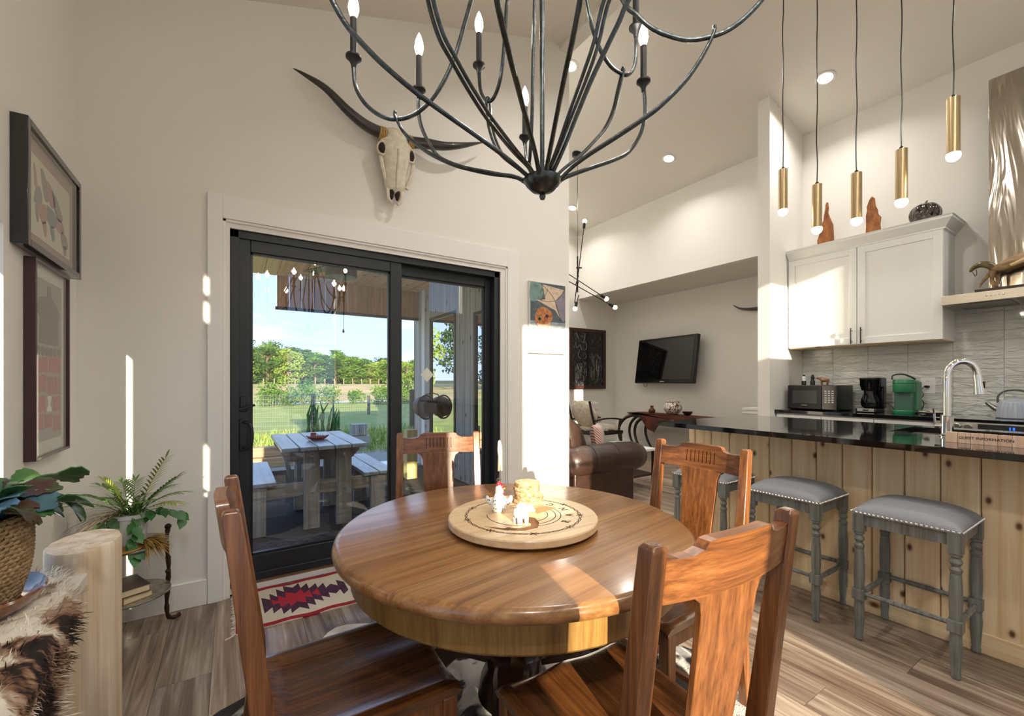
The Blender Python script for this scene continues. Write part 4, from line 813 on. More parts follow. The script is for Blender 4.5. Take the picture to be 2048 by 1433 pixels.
# ceramic hen holding a clip
hx2, hy2, hz = .790, 1.305, LZ+.036; t = T('hen_clip_holder', 'white speckled ceramic hen with red comb and an upright wooden clip', 'figurine', (hx2, hy2, hz))
m, n, p, out = newmat('speckled glaze'); vo = nd(n, 'ShaderNodeTexVoronoi', {'Vector': coords(n, (1,1,1)), 'Scale': 115.0}); n.links.new(ramp(n, vo.outputs[0], [(.22, lin('#23282c')), (.34, lin('#eceae4'))]), p.inputs['Base Color']); p.inputs['Roughness'].default_value = .25; m_hen = m
P(t, 'body', B().lathe([(.020,hz),(.026,hz+.006),(.031,hz+.026),(.028,hz+.042),(.018,hz+.055),(.014,hz+.066)], (hx2,hy2,0), 24, 1.0, .85), m_hen)
m_wg = M('white glaze', '#cbcac6', .25); P(t, 'head', B().lathe([(.014,hz+.064),(.015,hz+.075),(.012,hz+.088),(.006,hz+.094),(.0001,hz+.096)], (hx2,hy2,0), 18), m_wg)
for s in (-1, 1): P(t, 'wing_tail', B().tube(bez([(hx2+s*.022,hy2-s*.012,hz+.03),(hx2+s*.034,hy2-s*.02,hz+.042),(hx2+s*.036,hy2-s*.022,hz+.056)], 3), [.012,.011,.010,.009,.007,.005,.003], 8), m_hen)
m_red = M('red comb', '#a3202a', .4); P(t, 'comb', B().ball((hx2,hy2,hz+.096), .012, 10, 8, (.9,.5,.9)).ball((hx2+.008,hy2-.006,hz+.088), .008, 8, 6), m_red); P(t, 'wattle', B().ball((hx2+.012,hy2-.008,hz+.066), .007, 8, 6, (.7,.7,1.3)), m_red); P(t, 'beak', B().lathe([(.004,0),(.0001,.011)], (hx2+.013,hy2-.006,hz+.08), 8, ax='x'), M('yellow beak', '#d99a2c', .4))
cb = hz+.112; P(t, 'wire', B().tube(bez([(hx2,hy2,hz+.09),(hx2,hy2,cb+.010),(hx2+.001,hy2,cb+.035)], 3), .0014, 6).tube([(hx2+.009*math.cos(q), hy2, cb+.006*math.sin(q)) for q in [2*PI*i/14 for i in range(15)]], .0012, 6), m_steel)
w_pin = M('clothes peg wood', '#d8bd94', .7); P(t, 'peg', B().prism([(hx2-.004,cb+.030),(hx2+.000,cb+.030),(hx2+.002,cb+.055),(hx2+.006,cb+.030),(hx2+.012,cb+.032),(hx2+.011,cb+.09),(hx2-.002,cb+.10)], hy2-.004, hy2+.004, 'xz'), w_pin, bevel=.001)
P(t, 'white_tip', B().prism([(hx2-.003,cb+.085),(hx2+.010,cb+.080),(hx2+.012,cb+.10),(hx2+.009,cb+.125),(hx2+.003,cb+.140),(hx2-.003,cb+.135),(hx2-.005,cb+.11)], hy2-.003, hy2+.005, 'xz'), m_wg, bevel=.0015)
# ceramic sheep
sx_, sy_, sz_ = .785, 1.160, LZ+.036; t = T('sheep_figurine', 'small plain white ceramic sheep on the lazy susan edge', 'figurine', (sx_, sy_, sz_)); d_ = Vector((.95,-.2,0))
b = B().ball((sx_,sy_,sz_+.034), .023, 20, 14, (1.25,.95,.95), .045, random.Random(3)); P(t, 'body', b, m_wg, smooth=80, sub=1)
P(t, 'head', B().ball((sx_+.026,sy_-.012,sz_+.045), .012, 12, 10, (1.1,.85,1)).tube([(sx_+.030,sy_-.014,sz_+.044),(sx_+.040,sy_-.018,sz_+.036)], [.009,.006], 8), m_wg)
for dx, dy in ((-.014,-.012),(-.014,.012),(.013,-.012),(.013,.012)): P(t, 'leg', B().tube([(sx_+dx,sy_+dy,sz_+.022),(sx_+dx,sy_+dy,sz_)], [.008,.0065], 8), m_wg)
for dy in (-.011,.010): P(t, 'ear', B().ball((sx_+.020,sy_-.012+dy,sz_+.051), .006, 8, 6, (1,.9,.5)), m_wg)
P(t, 'money_slot_ridge', B().tube(bez([(sx_-.018,sy_,sz_+.053),(sx_,sy_-.002,sz_+.060),(sx_+.014,sy_-.004,sz_+.057)], 3), .006, 8), m_wg)
# ------------------------------------------------------------------ rugs
rg6 = T('kilim_rug', 'narrow woven rug with cream ground, red borders and dark zigzags by the door', 'rug', (.75, 2.74, .0)); m_cream = M('cream wool', '#d9cdb8', .95, bp=(500,.4)); m_rred = M('red wool', '#9c1f2b', .95, bp=(500,.4)); m_rpur = M('dark plum wool', '#3f2036', .95, nz=(60,'#58324b',.2,(3,.3,1)), bp=(500,.4)); m_rr2 = M('bright red wool', '#b3283a', .95, bp=(500,.4))
rx0, rx1, ry0, ry1 = .015, 1.62, 2.490, 2.965
P(rg6, 'ground', B().box(rx0, rx1, ry0, ry1, .0005, .006), m_cream)
def wav(y, s): return [(rx0+(rx1-rx0)*i/40, y+.006*math.sin(i*1.3+s)+.004*math.sin(i*.6)) for i in range(41)]
for y, s in ((ry0+.004, 0), (ry1-.030, 2)):
    pts = wav(y, s); P(rg6, 'red_border', B().prism(pts+[(x, y_+.030) for x, y_ in pts[::-1]], .001, .0085), m_rred)
P(rg6, 'red_end', B().box(rx0, rx0+.022, ry0+.02, ry1-.02, .001, .0082), m_rred)
up = [(.138,2.835),(.18,2.787),(.18,2.866),(.216,2.802),(.217,2.907),(.255,2.847),(.255,2.931),(.302,2.878),(.338,2.924),(.342,2.847),(.381,2.896),(.383,2.815),(.426,2.867),(.428,2.796),(.466,2.847),(.47,2.769),(.501,2.808),(.536,2.763),(.538,2.845),(.576,2.792)]
lo = [(.144,2.636),(.184,2.687),(.185,2.61),(.225,2.656),(.229,2.577),(.267,2.62),(.266,2.562),(.309,2.611),(.352,2.557),(.351,2.632),(.389,2.585),(.39,2.663),(.433,2.611),(.429,2.68),(.47,2.634),(.472,2.701),(.507,2.664),(.537,2.705),(.543,2.631),(.576,2.670)]
rd = [(.18,2.784),(.216,2.742),(.22,2.815),(.256,2.758),(.258,2.835),(.311,2.786),(.343,2.836),(.35,2.76),(.383,2.799),(.385,2.733),(.426,2.793),(.428,2.685),(.386,2.737),(.387,2.683),(.349,2.722),(.347,2.639),(.307,2.684),(.271,2.64),(.264,2.689),(.225,2.66),(.22,2.721),(.19,2.709)]
for k in range(3):
    dx = .46*k; P(rg6, 'zigzag', B().prism([(x+dx, y) for x, y in lo+up[::-1]], .003, .0068), m_rpur); P(rg6, 'red_star', B().prism([(x+dx, y) for x, y in rd[::-1]], .003, .0074), m_rr2)
b = B(); r_ = random.Random(5)
for k in range(70): y = ry0+.008+(ry1-ry0-.016)*k/69; b.tube([(rx0+.002, y, .004), (rx0-.012-r_.random()*.012, y+r_.uniform(-.006,.006), .003)], .0018, 4)
for q in ((rx0, ry0),): b.tube(bez([(q[0],q[1]+.01,.005),(q[0]-.02,q[1]-.01,.004),(q[0]-.045,q[1]-.02,.003)],3), .004, 5)
P(rg6, 'fringe', b, m_cream, kind='stuff')
# cowhide under the table
m, n, p, out = newmat('cowhide'); f = noise(n, coords(n), 2.6, 4, .8); n.links.new(ramp(n, f, [(.50, lin('#d9d3c8')), (.53, lin('#221e1c')), (.72, lin('#2d2a2a'))]), p.inputs['Base Color']); p.inputs['Roughness'].default_value = .8; bump(n, p, noise(n, coords(n, (1,1,1)), 160, 3), .5, .01); m_cowhide = m
out_ = [(-.95,.55),(-.62,.70),(-.42,.92),(-.15,.82),(.2,.9),(.55,1.0),(.72,.75),(1.02,.55),(.98,.2),(.9,-.1),(.98,-.30),(.84,-.48),(.5,-.58),(.2,-.70),(-.2,-.62),(-.6,-.75),(-.9,-.6),(-.78,-.2),(-.85,.15)]
b = B().prism([(TX+.02+q.x, TY+.1+q.y) for q in bez([(u, v, 0) for u, v in out_+[out_[0]]], 5)[:-1]], .0008, .005); O('cowhide_rug', b, m_cowhide, 'black and white cowhide rug spread under the dining table', 'rug')
# ------------------------------------------------------------------ framed prints on the left wall
def frame(label, y0, y1, z0, z1, fw, d, fm, matm, mw, name='framed_print'):
    t = T(name, label, 'framed print', (XL, (y0+y1)/2, z0)); xf_ = XL+d
    for (a, c, e, g) in ((y0, y0+fw, z0, z1), (y1-fw, y1, z0, z1)): P(t, 'frame_stile', B().box(XL, xf_, a, c, e, g), fm, bevel=.002)
    for (e, g) in ((z0, z0+fw), (z1-fw, z1)): P(t, 'frame_rail', B().box(XL, xf_, y0+fw, y1-fw, e, g), fm, bevel=.002)
    P(t, 'mat_board', B().box(XL+.002, XL+d*.45, y0+fw, y1-fw, z0+fw, z1-fw), matm)
    P(t, 'glazing', B().add([(xf_-.006,y0+fw,z0+fw),(xf_-.006,y1-fw,z0+fw),(xf_-.006,y1-fw,z1-fw),(xf_-.006,y0+fw,z1-fw)], [(0,1,2,3)]), m_glass); return t, XL+d*.45
m_bkf = M('black lacquer frame', '#14181b', .15, coat=.5); t, xa = frame('black framed print of a winged animal on the left wall, the upper one', 2.19, 2.825, 1.715, 2.168, .026, .045, m_bkf, M('pink mat board', '#a58d82', .9), .07)
P(t, 'paper', B().box(xa-.001, xa+.002, 2.278, 2.745, 1.785, 2.085), M('cream paper', '#cbc8b2', .9)); q = xa+.0025
m_p1 = M('print grey', '#8d8a86', .9); m_p2 = M('print rose', '#b08a80', .9); m_p3 = M('print teal', '#7b8d8a', .9)
def bl(t, pts, mm, q, nm='printed_shape', k=4): P(t, nm, B().prism([(v.y, v.z) for v in bez([(0,)+p for p in pts+[pts[0]]], k)[:-1]], q-.001, q+.0006, 'yz'), mm, smooth=0)
def U1(u, v): return (2.278+.467*u, 1.785+.30*v)
for pts, mm in (([(.10,.42),(.14,.60),(.22,.66),(.28,.52),(.20,.40)], m_p1), ([(.12,.60),(.09,.85),(.12,.88),(.17,.66)], m_p2), ([(.20,.42),(.36,.50),(.40,.34),(.30,.22),(.22,.30)], m_p2), ([(.24,.92),(.34,.88),(.42,.60),(.34,.56),(.28,.72)], m_p1), ([(.36,.84),(.48,.82),(.60,.62),(.50,.54),(.42,.64)], m_p2), ([(.50,.80),(.66,.70),(.80,.52),(.66,.44),(.56,.58)], m_p1), ([(.40,.52),(.58,.50),(.62,.34),(.48,.26),(.40,.36)], m_p3),
                ([(.62,.46),(.76,.48),(.84,.36),(.72,.28),(.62,.34)], m_p2), ([(.74,.34),(.90,.30),(.94,.16),(.82,.10),(.76,.20)], m_p1), ([(.12,.38),(.16,.20),(.20,.22),(.18,.40)], m_p1), ([(.28,.24),(.34,.08),(.38,.12),(.36,.28)], m_p2), ([(.46,.26),(.52,.10),(.58,.14),(.54,.30)], m_p3), ([(.80,.14),(.84,.02),(.90,.06),(.88,.16)], m_p1)):
    bl(t, [U1(*p) for p in pts], mm, q)
m_mrf = M('dark maroon frame', '#3a1c20', .3, coat=.3); t, xa = frame('tall maroon framed red and grey print on the left wall, the lower one', 2.305, 2.705, .937, 1.698, .012, .034, m_mrf, M('white mat board', '#d3d3c6', .9), .05, 'tall_framed_print')
P(t, 'paper', B().box(xa-.001, xa+.002, 2.352, 2.655, 1.000, 1.640), M('grey paper', '#a6a39c', .9)); q = xa+.0025; m_q1 = M('print mauve', '#857a78', .9); m_q2 = M('print red', '#b47772', .9); m_q3 = M('print white', '#e6e6de', .9)
def U2(u, v): return (2.352+.303*u, 1.0+.64*v)
for pts, mm in (([(.44,.97),(.56,.97),(.60,.90),(.80,.86),(.92,.80),(.84,.74),(.86,.60),(.14,.60),(.18,.76),(.06,.80),(.16,.88),(.42,.90)], m_q1),): P(t, 'printed_figure', B().prism([U2(*p) for p in pts], q-.001, q+.0006, 'yz'), mm, smooth=0)
r_ = random.Random(11)
for i in range(6): bl(t, [U2(.06+.155*i+a, .555+b_) for a, b_ in ((0,-.02),(.06,-.03),(.12,-.015),(.13,.015),(.06,.03),(.01,.02))], m_q1, q)
for i, (u0, u1, v0, v1) in enumerate(((.05,.45,.42,.52),(.48,.95,.42,.53),(.05,.40,.30,.41),(.44,.70,.28,.40),(.73,.95,.28,.40),(.05,.38,.18,.28),(.64,.95,.17,.27),(.05,.30,.07,.17),(.33,.62,.07,.16),(.66,.95,.04,.15))):
    du, dv = u1-u0, v1-v0; bl(t, [U2(u0+du*a, v0+dv*b_) for a, b_ in ((0,.1),(.3,0),(.7,.08),(1,0),(.95,.5),(1,.95),(.6,1),(.35,.9),(.02,1),(.08,.5))], m_q2, q)
bl(t, [U2(*p) for p in ((.43,.27),(.58,.27),(.54,.22),(.60,.18),(.41,.18),(.47,.22))], m_q3, q)
# ------------------------------------------------------------------ log bench with hide, cactus
w_log = wood('whitewashed log', '#b99a76', '#d3bd9c', '#e6dac6', 'z', .6, .7, 0, 2.5, .06); w_plank = M('whitewashed plank', '#dcd5c9', .6, nz=(6,'#cbbfae',.2,(4,.3,1)))
bn = T('log_bench', 'whitewashed log bench along the left wall with a round log end post', 'bench', (-.47, 1.15, 0)); rings = []
for (yc, nm) in ((1.805, 'log_post'), (.45, 'log_post')):
    b = B(); rings = []
    for z, s in ((0,1.02),(.35,1.0),(.72,1.0),(.745,.995),(.75,.97)): rings.append([(-.375+.082*s*math.cos(2*PI*k/28)*(1+.03*math.sin(3*k)), yc+.125*s*math.sin(2*PI*k/28)*(1+.02*math.cos(2*k)), z) for k in range(28)])
    b.loft(rings); P(bn, nm, b, w_log, smooth=50)
P(bn, 'seat_plank', B().box(XL+.018, -.345, .40, 1.79, .655, .690), w_plank, bevel=.004); P(bn, 'front_panel', B().box(-.382, -.358, .50, 1.72, .03, .655), w_log, bevel=.003); P(bn, 'end_panel', B().box(XL+.02, -.34, 1.72, 1.75, .03, .655), w_log, bevel=.003)
# goat hide thrown over the bench
def hide_mat():
    m, n, p, out = newmat('goat hide'); v = coords(n); f = noise(n, v, 4.2, 3, 1.6); g = noise(n, coords(n, (1,3,1)), 22, 3, .5)
    ad = nd(n, 'ShaderNodeMath', {0: f, 1: nd(n, 'ShaderNodeMath', {0: g, 1: .18}, operation='MULTIPLY').outputs[0]}, operation='ADD').outputs[0]
    n.links.new(ramp(n, ad, [(.40, lin('#1c1410')), (.47, lin('#2a1b13')), (.505, lin('#7d5a42')), (.56, lin('#b19880')), (.60, lin('#e2d8c6')), (.75, lin('#ece6d8'))]), p.inputs['Base Color']); p.inputs['Roughness'].default_value = .95; return m
m_hide = hide_mat(); hd_ = T('goat_hide', 'long-haired white, brown and black goat hide draped over the log bench', 'hide', (-.40, 1.1, .3)); r_ = random.Random(4); pts = []; NU, NV = 26, 34
def hidept(u, v):
    L_ = u*.92; edge = .27; ym = 1.65 if L_ < .20 else (1.65-.40*(L_-.20)/.14 if L_ < .34 else 1.25-.04*(L_-.34)); y = .20+(ym-.20)*v+.02*math.sin(u*9)+.012*math.sin(u*23)
    w = .008*math.sin(14*u+5*v)+.006*math.sin(31*v+3*u)
    if L_ < edge: return (-.60+L_, y, .698+w*.6+.004)
    if L_ < edge+.06: a = (L_-edge)/.06*PI/2; return (-.33+.03*math.sin(a)+w*.5, y, .672+.030*math.cos(a)+.002)
    return (-.300+w*.8, y+.01*math.sin(u*7), .672-(L_-edge-.06))
for i in range(NU+1):
    for j in range(NV+1): pts.append(hidept(i/NU, j/NV))
b = B().add(pts, [(i*(NV+1)+j, i*(NV+1)+j+1, (i+1)*(NV+1)+j+1, (i+1)*(NV+1)+j) for i in range(NU) for j in range(NV)]); P(hd_, 'skin', b, m_hide, solid=.006, smooth=70)
b = B()
for k in range(16000):
    u, v = r_.random(), r_.random()
    if k % 6 == 0: v = 1-r_.random()**2*.05
    if k % 9 == 0: u = r_.random()**2*.05
    p0 = Vector(hidept(u, v)); nrm = Vector((0,0,1)) if u*.92 < .27 else Vector((1,0,0)); dn = Vector((.5,.15,-.3)) if u*.92 < .27 else Vector((.1,.15,-1)); L_ = r_.uniform(.015,.032)*(1.7 if v > .94 else 1)
    d1 = (nrm*.35+dn*.6+Vector((r_.uniform(-.5,.5), r_.uniform(-.5,.5)+(.8 if v > .94 else 0), r_.uniform(-.3,.3)))).normalized()*L_; sd2 = d1.cross(nrm).normalized()*.0011; p1 = p0+d1*.6+nrm*.004; p2 = p0+d1
    b.add([p0-sd2, p0+sd2, p1+sd2*.7, p1-sd2*.7, p2], [(0,1,2,3),(3,2,4)])
P(hd_, 'hair', b, m_hide, smooth=0, kind='stuff')
# basket pot, dish, christmas cactus
PX, PY = -.515, 1.455
O('glazed_dish', B().lathe([(.09,.712),(.115,.715),(.137,.735),(.146,.752),(.143,.757),(.130,.742),(.105,.728),(.0001,.726)], (PX,PY,0), 48), M('brown and blue glaze', '#7a4420', .15, nz=(9,'#4a6670',.08,(.2,.2,5)), coat=.5), 'shiny brown and blue glazed dish under the woven basket pot', 'dish')
ca = T('holiday_cactus', 'leafy holiday cactus in a round woven basket pot', 'potted plant', (PX, PY, .73)); m_weave = M('woven seagrass', '#bda077', .9, nz=(30,'#8e7349',.2), bp=(150,.8)); rows = 20
P(ca, 'basket_core', B().lathe([(.080,.732),(.100,.755),(.112,.80),(.115,.86),(.110,.925),(.100,.926),(.10,.90),(.0001,.895)], (PX,PY,0), 40), m_weave)
for i in range(rows):
    z = .738+.0097*i; f = i/rows; r = .088+.028*math.sin(min(1, f*1.4+.15)*PI/2)+(-.005 if f > .9 else 0); ph = .5*(i % 2)
    nn2 = 44; b = B()
    for k in range(nn2):
        a = 2*PI*(k+ph)/nn2; a2 = 2*PI*(k+ph+.9)/nn2; b.tube([(PX+r*math.cos(a), PY+r*math.sin(a), z-.003), (PX+(r+.005)*math.cos((a+a2)/2), PY+(r+.005)*math.sin((a+a2)/2), z), (PX+r*math.cos(a2), PY+r*math.sin(a2), z+.003)], .0046, 5)
    P(ca, 'weave_row', b, m_weave)
P(ca, 'soil', B().lathe([(.0001,.905),(.10,.905)], (PX,PY,0), 24), M('potting soil', '#2a1d13', .95))
m_c1 = M('cactus green', '#2f5a34', .35, nz=(16,'#4d7a3a',.2)); m_c2 = M('cactus red green', '#4a2f2a', .35, nz=(20,'#3c5a34',.1)); m_c3 = M('cactus blue green', '#3a6358', .3, nz=(16,'#4f6f86',.2))
ol = [(0,0),(.012,.004),(.020,.016),(.027,.020),(.026,.032),(.032,.040),(.027,.052),(.025,.062),(.014,.068),(.008,.062),(0,.066)]
ol = ol+[(-x, y) for x, y in ol[::-1][1:-1]]
def segmesh(mm):
    b = B(); n = len(ol); f = [(x, y, .004+.010*(y/.066)*(1-y/.066)*4-.10*x*x*20*.02) for x, y in ol]; b.add([(0,.033,.0115)]+f+[(0,.033,.004)]+[(x, y, z-.003) for x, y, z in f], [(0,1+i,1+(i+1) % n) for i in range(n)]+[(n+1, n+2+(i+1) % n, n+2+i) for i in range(n)]+[(1+i, n+2+i, n+2+(i+1) % n, 1+(i+1) % n) for i in range(n)])
    me = b.mesh('leaf_segment', smooth=60); me.materials.append(mm); return me
sm = [segmesh(m_c1), segmesh(m_c1), segmesh(m_c3), segmesh(m_c2)]; r_ = random.Random(21)
def chain(az, el, start, ns, scale, droop):
    p0 = Vector(start); a = R(az); e = R(el)
    for s in range(ns):
        d = Vector((math.cos(a)*math.cos(e), math.sin(a)*math.cos(e), math.sin(e))); sc = scale*r_.uniform(.85,1.15); side = d.cross(Vector((0,0,1))).normalized(); up_ = side.cross(d); tw = r_.uniform(-.7,.7); side, up_ = side*math.cos(tw)+up_*math.sin(tw), up_*math.cos(tw)-side*math.sin(tw)
        mt = Matrix(((side.x*sc,d.x*sc,up_.x*sc,p0.x-PX),(side.y*sc,d.y*sc,up_.y*sc,p0.y-PY),(side.z*sc,d.z*sc,up_.z*sc,p0.z-.73),(0,0,0,1)))
        o = bpy.data.objects.new('leaf_segment', sm[3] if s == ns-1 and r_.random() < .45 else sm[r_.randrange(3)]); COL.objects.link(o); o.parent = ca; o.matrix_basis = mt
        p0 = p0+d*.062*sc; e -= R(droop*r_.uniform(.6,1.4)); a += R(r_.uniform(-22,22))
for k in range(34): az = k*137.5; chain(az, r_.uniform(15,60), (PX+.06*math.cos(R(az))*r_.random(), PY+.06*math.sin(R(az))*r_.random(), .915), 2 if k % 3 else 3, r_.uniform(.85,1.05), r_.uniform(18,34))
for az, el, ns, dr2 in ((75,35,4,20),(55,20,4,24),(90,50,4,14),(40,40,4,30),(20,30,4,36),(65,5,4,24),(100,25,4,18),(10,10,3,34),(80,8,4,12)): chain(az, el, (PX+.05*math.cos(R(az)), PY+.05*math.sin(R(az)), .925), ns-1, 1.0, dr2)
# ------------------------------------------------------------------ plant stand, books, plants
SX, SY = -.415, 2.735; m_bronze = M('rough bronze', '#3a2a1f', .5, .6, bp=(60,.5)); ps = T('plant_stand', 'small dark bronze stand with branch legs and two round glass shelves', 'plant stand', (SX, SY, 0))
m_shelf = M('hammered glass', '#5f5b4e', .1, nz=(30,'#8a8674',.2), coat=.5, bp=(40,.4))
for z, r in ((.455,.150),(.215,.158)): P(ps, 'glass_shelf', B().lathe([(.0001,z-.006),(r,z-.006),(r+.002,z),(r,z+.004),(.0001,z+.004)], (SX,SY,0), 48), m_shelf)
for k, az in enumerate((35, 155, 262)):
    a = R(az); d = Vector((math.cos(a), math.sin(a), 0)); c_ = Vector((SX,SY,0)); q = bez([c_+d*.168+Vector((0,0,.485)), c_+d*.160+Vector((0,0,.40)), c_+d*.166+Vector((.004,0,.30)), c_+d*.168+Vector((0,0,.20)), c_+d*.162+Vector((0,0,.10)), c_+d*.168+Vector((0,0,.03)), c_+d*.195+Vector((0,0,.010)), c_+d*.225+Vector((0,0,.012))], 4)
    b = B().tube(q, [.0095+.0022*math.sin(i*1.9) for i in range(len(q))], 8); b.ball(c_+d*.168+Vector((0,0,.490)), .015, 10, 8)
    for z in (.33,.26,.17): b.ball(c_+d*.168+Vector((0,0,z)), .0125, 8, 6)
    P(ps, 'leg', b, m_bronze)
def book(name, label, c, size, rz, cover, spine_txt=None):
    t = T(name, label, 'book', c, rz, 'books on the plant stand' if 'stand' in label else 'books beside the sofa'); l, w, h = size; pg = M('book pages', '#d9c8a4', .9)
    P(t, 'pages', B().box(-l/2+.002, l/2-.004, -w/2+.004, w/2-.004, .003, h-.003), pg, False); P(t, 'cover', B().box(-l/2, l/2, -w/2, w/2, 0, .003).box(-l/2, l/2, -w/2, w/2, h-.003, h).box(-l/2, l/2, -w/2, -w/2+.003, 0, h), cover, False, bevel=.001)
    if spine_txt: tx = text(spine_txt, h*.6); tx.xf(Matrix.Translation((0,-w/2-.0004,h/2)) @ Matrix.Rotation(PI/2,4,'X')); P(t, 'lettering', tx, M('spine print', '#c9c6be', .6), False)
book('hardcover_book', 'tan and black book lying lowest on the plant stand shelf', (SX+.005, SY-.035, .219), (.17,.115,.030), R(-58), M('tan cover', '#a8824a', .6))
book('hardcover_book', 'dark hardcover book lying on top of another on the plant stand', (SX+.000, SY-.035, .2495), (.18,.12,.034), R(-66), M('dark teal cover', '#26302f', .5, nz=(30,'#57302a',.1)), 'TYLER')
pt = T('fern_pot', 'white pot with bushy fern palm and trailing heart leaves', 'potted plant', (SX, SY, .459)); FX, FY = SX+.012, SY-.01
P(pt, 'pot', B().lathe([(.050,.46),(.052,.463),(.066,.585),(.072,.590),(.072,.607),(.066,.608),(.063,.595),(.0001,.59)], (FX,FY,0), 36), M('white glazed pot', '#dcdedc', .25, coat=.2))
lf_a = M('fern green', '#6f9440', .6, nz=(20,'#47702f',.3)); lf_b = M('fern yellow green', '#a7b04e', .6, nz=(20,'#7c9440',.3)); lf_c = M('brown blade', '#6d5138', .7, nz=(20,'#8f7a4a',.3)); lf_h = M('heart leaf green', '#3c7a36', .4, nz=(14,'#2c5f2c',.2))
r_ = random.Random(8)
def blade(b, p0, d, L_, w, droop, k=5):
    d = Vector(d).normalized(); side = d.cross(Vector((0,0,1))); side = side.normalized() if side.length > .01 else Vector((1,0,0)); p0 = Vector(p0); prev = None; vs = []; fs = []
    for i in range(k+1):
        t_ = i/k; p = p0+d*L_*t_+Vector((0,0,-droop*L_*t_*t_)); p.x = max(p.x, -.632); p.y = p.y if p.y > 3 else min(p.y, 2.938); ww = w*(math.sin(PI*min(1,t_*.9+.1))**.8)*(1-t_*.3) if i < k else 0
        vs += [p-side*ww/2, p+side*ww/2]
        if i: fs.append((2*i-2,2*i-1,2*i+1,2*i))
    b.add(vs, fs)
def frond(mat, az, el, L_, droop, n=11, lw=.010, ll=.07):
    a = R(az); d = Vector((math.cos(a)*math.cos(R(el)), math.sin(a)*math.cos(R(el)), math.sin(R(el)))); base = Vector((FX,FY,.60))+Vector((math.cos(a),math.sin(a),0))*.02; b = B(); q = [base+d*L_*t_+Vector((0,0,-droop*L_*t_*t_)) for t_ in [i/12 for i in range(13)]]; b.tube(q, [.0022-.0014*i/12 for i in range(13)], 5)
    for i in range(n):
        t_ = .3+.7*i/(n-1); j = min(11, int(t_*12)); p = q[j].lerp(q[j+1], t_*12-j); tg = (q[j+1]-q[j]).normalized(); sd2 = tg.cross(Vector((0,0,1))).normalized()
        for s in (-1, 1): blade(b, p, tg*.75+sd2*s*(.75 if i < n-1 else .2)+Vector((0,0,.12)), ll*(1-.35*abs(t_-.55))*r_.uniform(.85,1.1), lw, .25, 4)
    P(pt, 'frond', b, mat, smooth=0)
frond(lf_b, -35, 66, .36, .16, 12, .010, .085); frond(lf_a, -25, 52, .29, .18, 11, .011, .08)
for az, el, L_ in ((150,62,.26),(175,50,.27),(120,70,.24),(205,45,.25),(90,75,.23),(-10,45,.24),(20,55,.22),(240,60,.22),(-60,50,.2),(165,72,.28),(-30,35,.23),(300,65,.18)): frond(lf_a if r_.random() < .65 else lf_b, az, el, L_, .35, 9, .012, .07)
b = B()
for k in range(34): az = r_.uniform(130,235); blade(b, (FX,FY,.60), (math.cos(R(az)), math.sin(R(az)), r_.uniform(.25,.9)), r_.uniform(.2,.36), .006, r_.uniform(.5,1.2), 8)
P(pt, 'grass_blades', b, lf_c, smooth=0, kind='stuff')
b = B()
for k in range(60): az = r_.uniform(0,360); blade(b, (FX+r_.uniform(-.04,.04),FY+r_.uniform(-.04,.04),.60), (math.cos(R(az)), math.sin(R(az)), r_.uniform(.5,2.2)), r_.uniform(.08,.20), .010, r_.uniform(.2,.6), 5)
P(pt, 'short_leaves', b, lf_a, smooth=0, kind='stuff')
hv = [(0,-.0),(.014,.004),(.021,.016),(.018,.030),(.008,.043),(0,.054),(-.008,.043),(-.018,.030),(-.021,.016),(-.014,.004)]
hb = B().add([(0,.022,-.003)]+[(x,y,.003*abs(x)*40*.02) for x,y in hv], [(0,1+i,1+(i+1) % 10) for i in range(10)]); hm = hb.mesh('heart_leaf', smooth=60); hm.materials.append(lf_h)
def vine(pts, n):
    q = bez(pts, 6); P(pt, 'vine_stem', B().tube(q, .0018, 5), M('vine stem', '#6d8a3e', .6))
    for i in range(n):
        p = q[int((i+.6)/n*(len(q)-1))]; az = r_.uniform(-140,40); sc = r_.uniform(.85,1.25); d = Vector((math.cos(R(az))*.6, math.sin(R(az))*.6, -.75)).normalized(); side = d.cross(Vector((.5,-.8,.3))).normalized(); up_ = side.cross(d)
        o = bpy.data.objects.new('heart_leaf', hm); COL.objects.link(o); o.parent = pt; o.matrix_basis = Matrix(((side.x*sc,d.x*sc,up_.x*sc,p.x-SX),(side.y*sc,d.y*sc,up_.y*sc,p.y-SY),(side.z*sc,d.z*sc,up_.z*sc,p.z-.459),(0,0,0,1)))
vine([(FX+.05,FY-.03,.60),(FX+.09,FY-.05,.625),(FX+.14,FY-.03,.61),(FX+.185,FY-.01,.58),(FX+.20,FY,.54)], 8)
vine([(FX+.01,FY-.07,.60),(FX+.03,FY-.09,.56),(FX+.02,FY-.10,.51),(FX+.035,FY-.115,.47),(FX+.03,FY-.115,.43)], 9)
vine([(FX-.05,FY-.05,.60),(FX-.08,FY-.08,.60),(FX-.11,FY-.08,.57),(FX-.125,FY-.07,.54)], 6)
# straw fan
b = B(); r_ = random.Random(2)
for k in range(150): az = R(-75+r_.uniform(0,85)); blade(b, (SX+.055,SY-.05,.478), (math.cos(az), math.sin(az), r_.uniform(-.05,.55)), r_.uniform(.09,.135), .008, r_.uniform(.1,.9), 4)
b.ball((SX+.055,SY-.05,.472), .016, 8, 6); O('straw_fan', b, M('dried straw', '#b08a3e', .85, nz=(40,'#8a682c',.3)), 'golden dried straw fan lying on the upper plant stand shelf', 'dried leaf', smooth=0)
O('straw_mat', B().lathe([(.0001,.459),(.10,.459),(.104,.462),(.10,.4655),(.0001,.4655)], (SX-.03,SY-.07,0), 30), M('amber straw mat', '#a8742c', .7), 'small amber mat on the upper plant stand shelf beside the pot', 'mat')
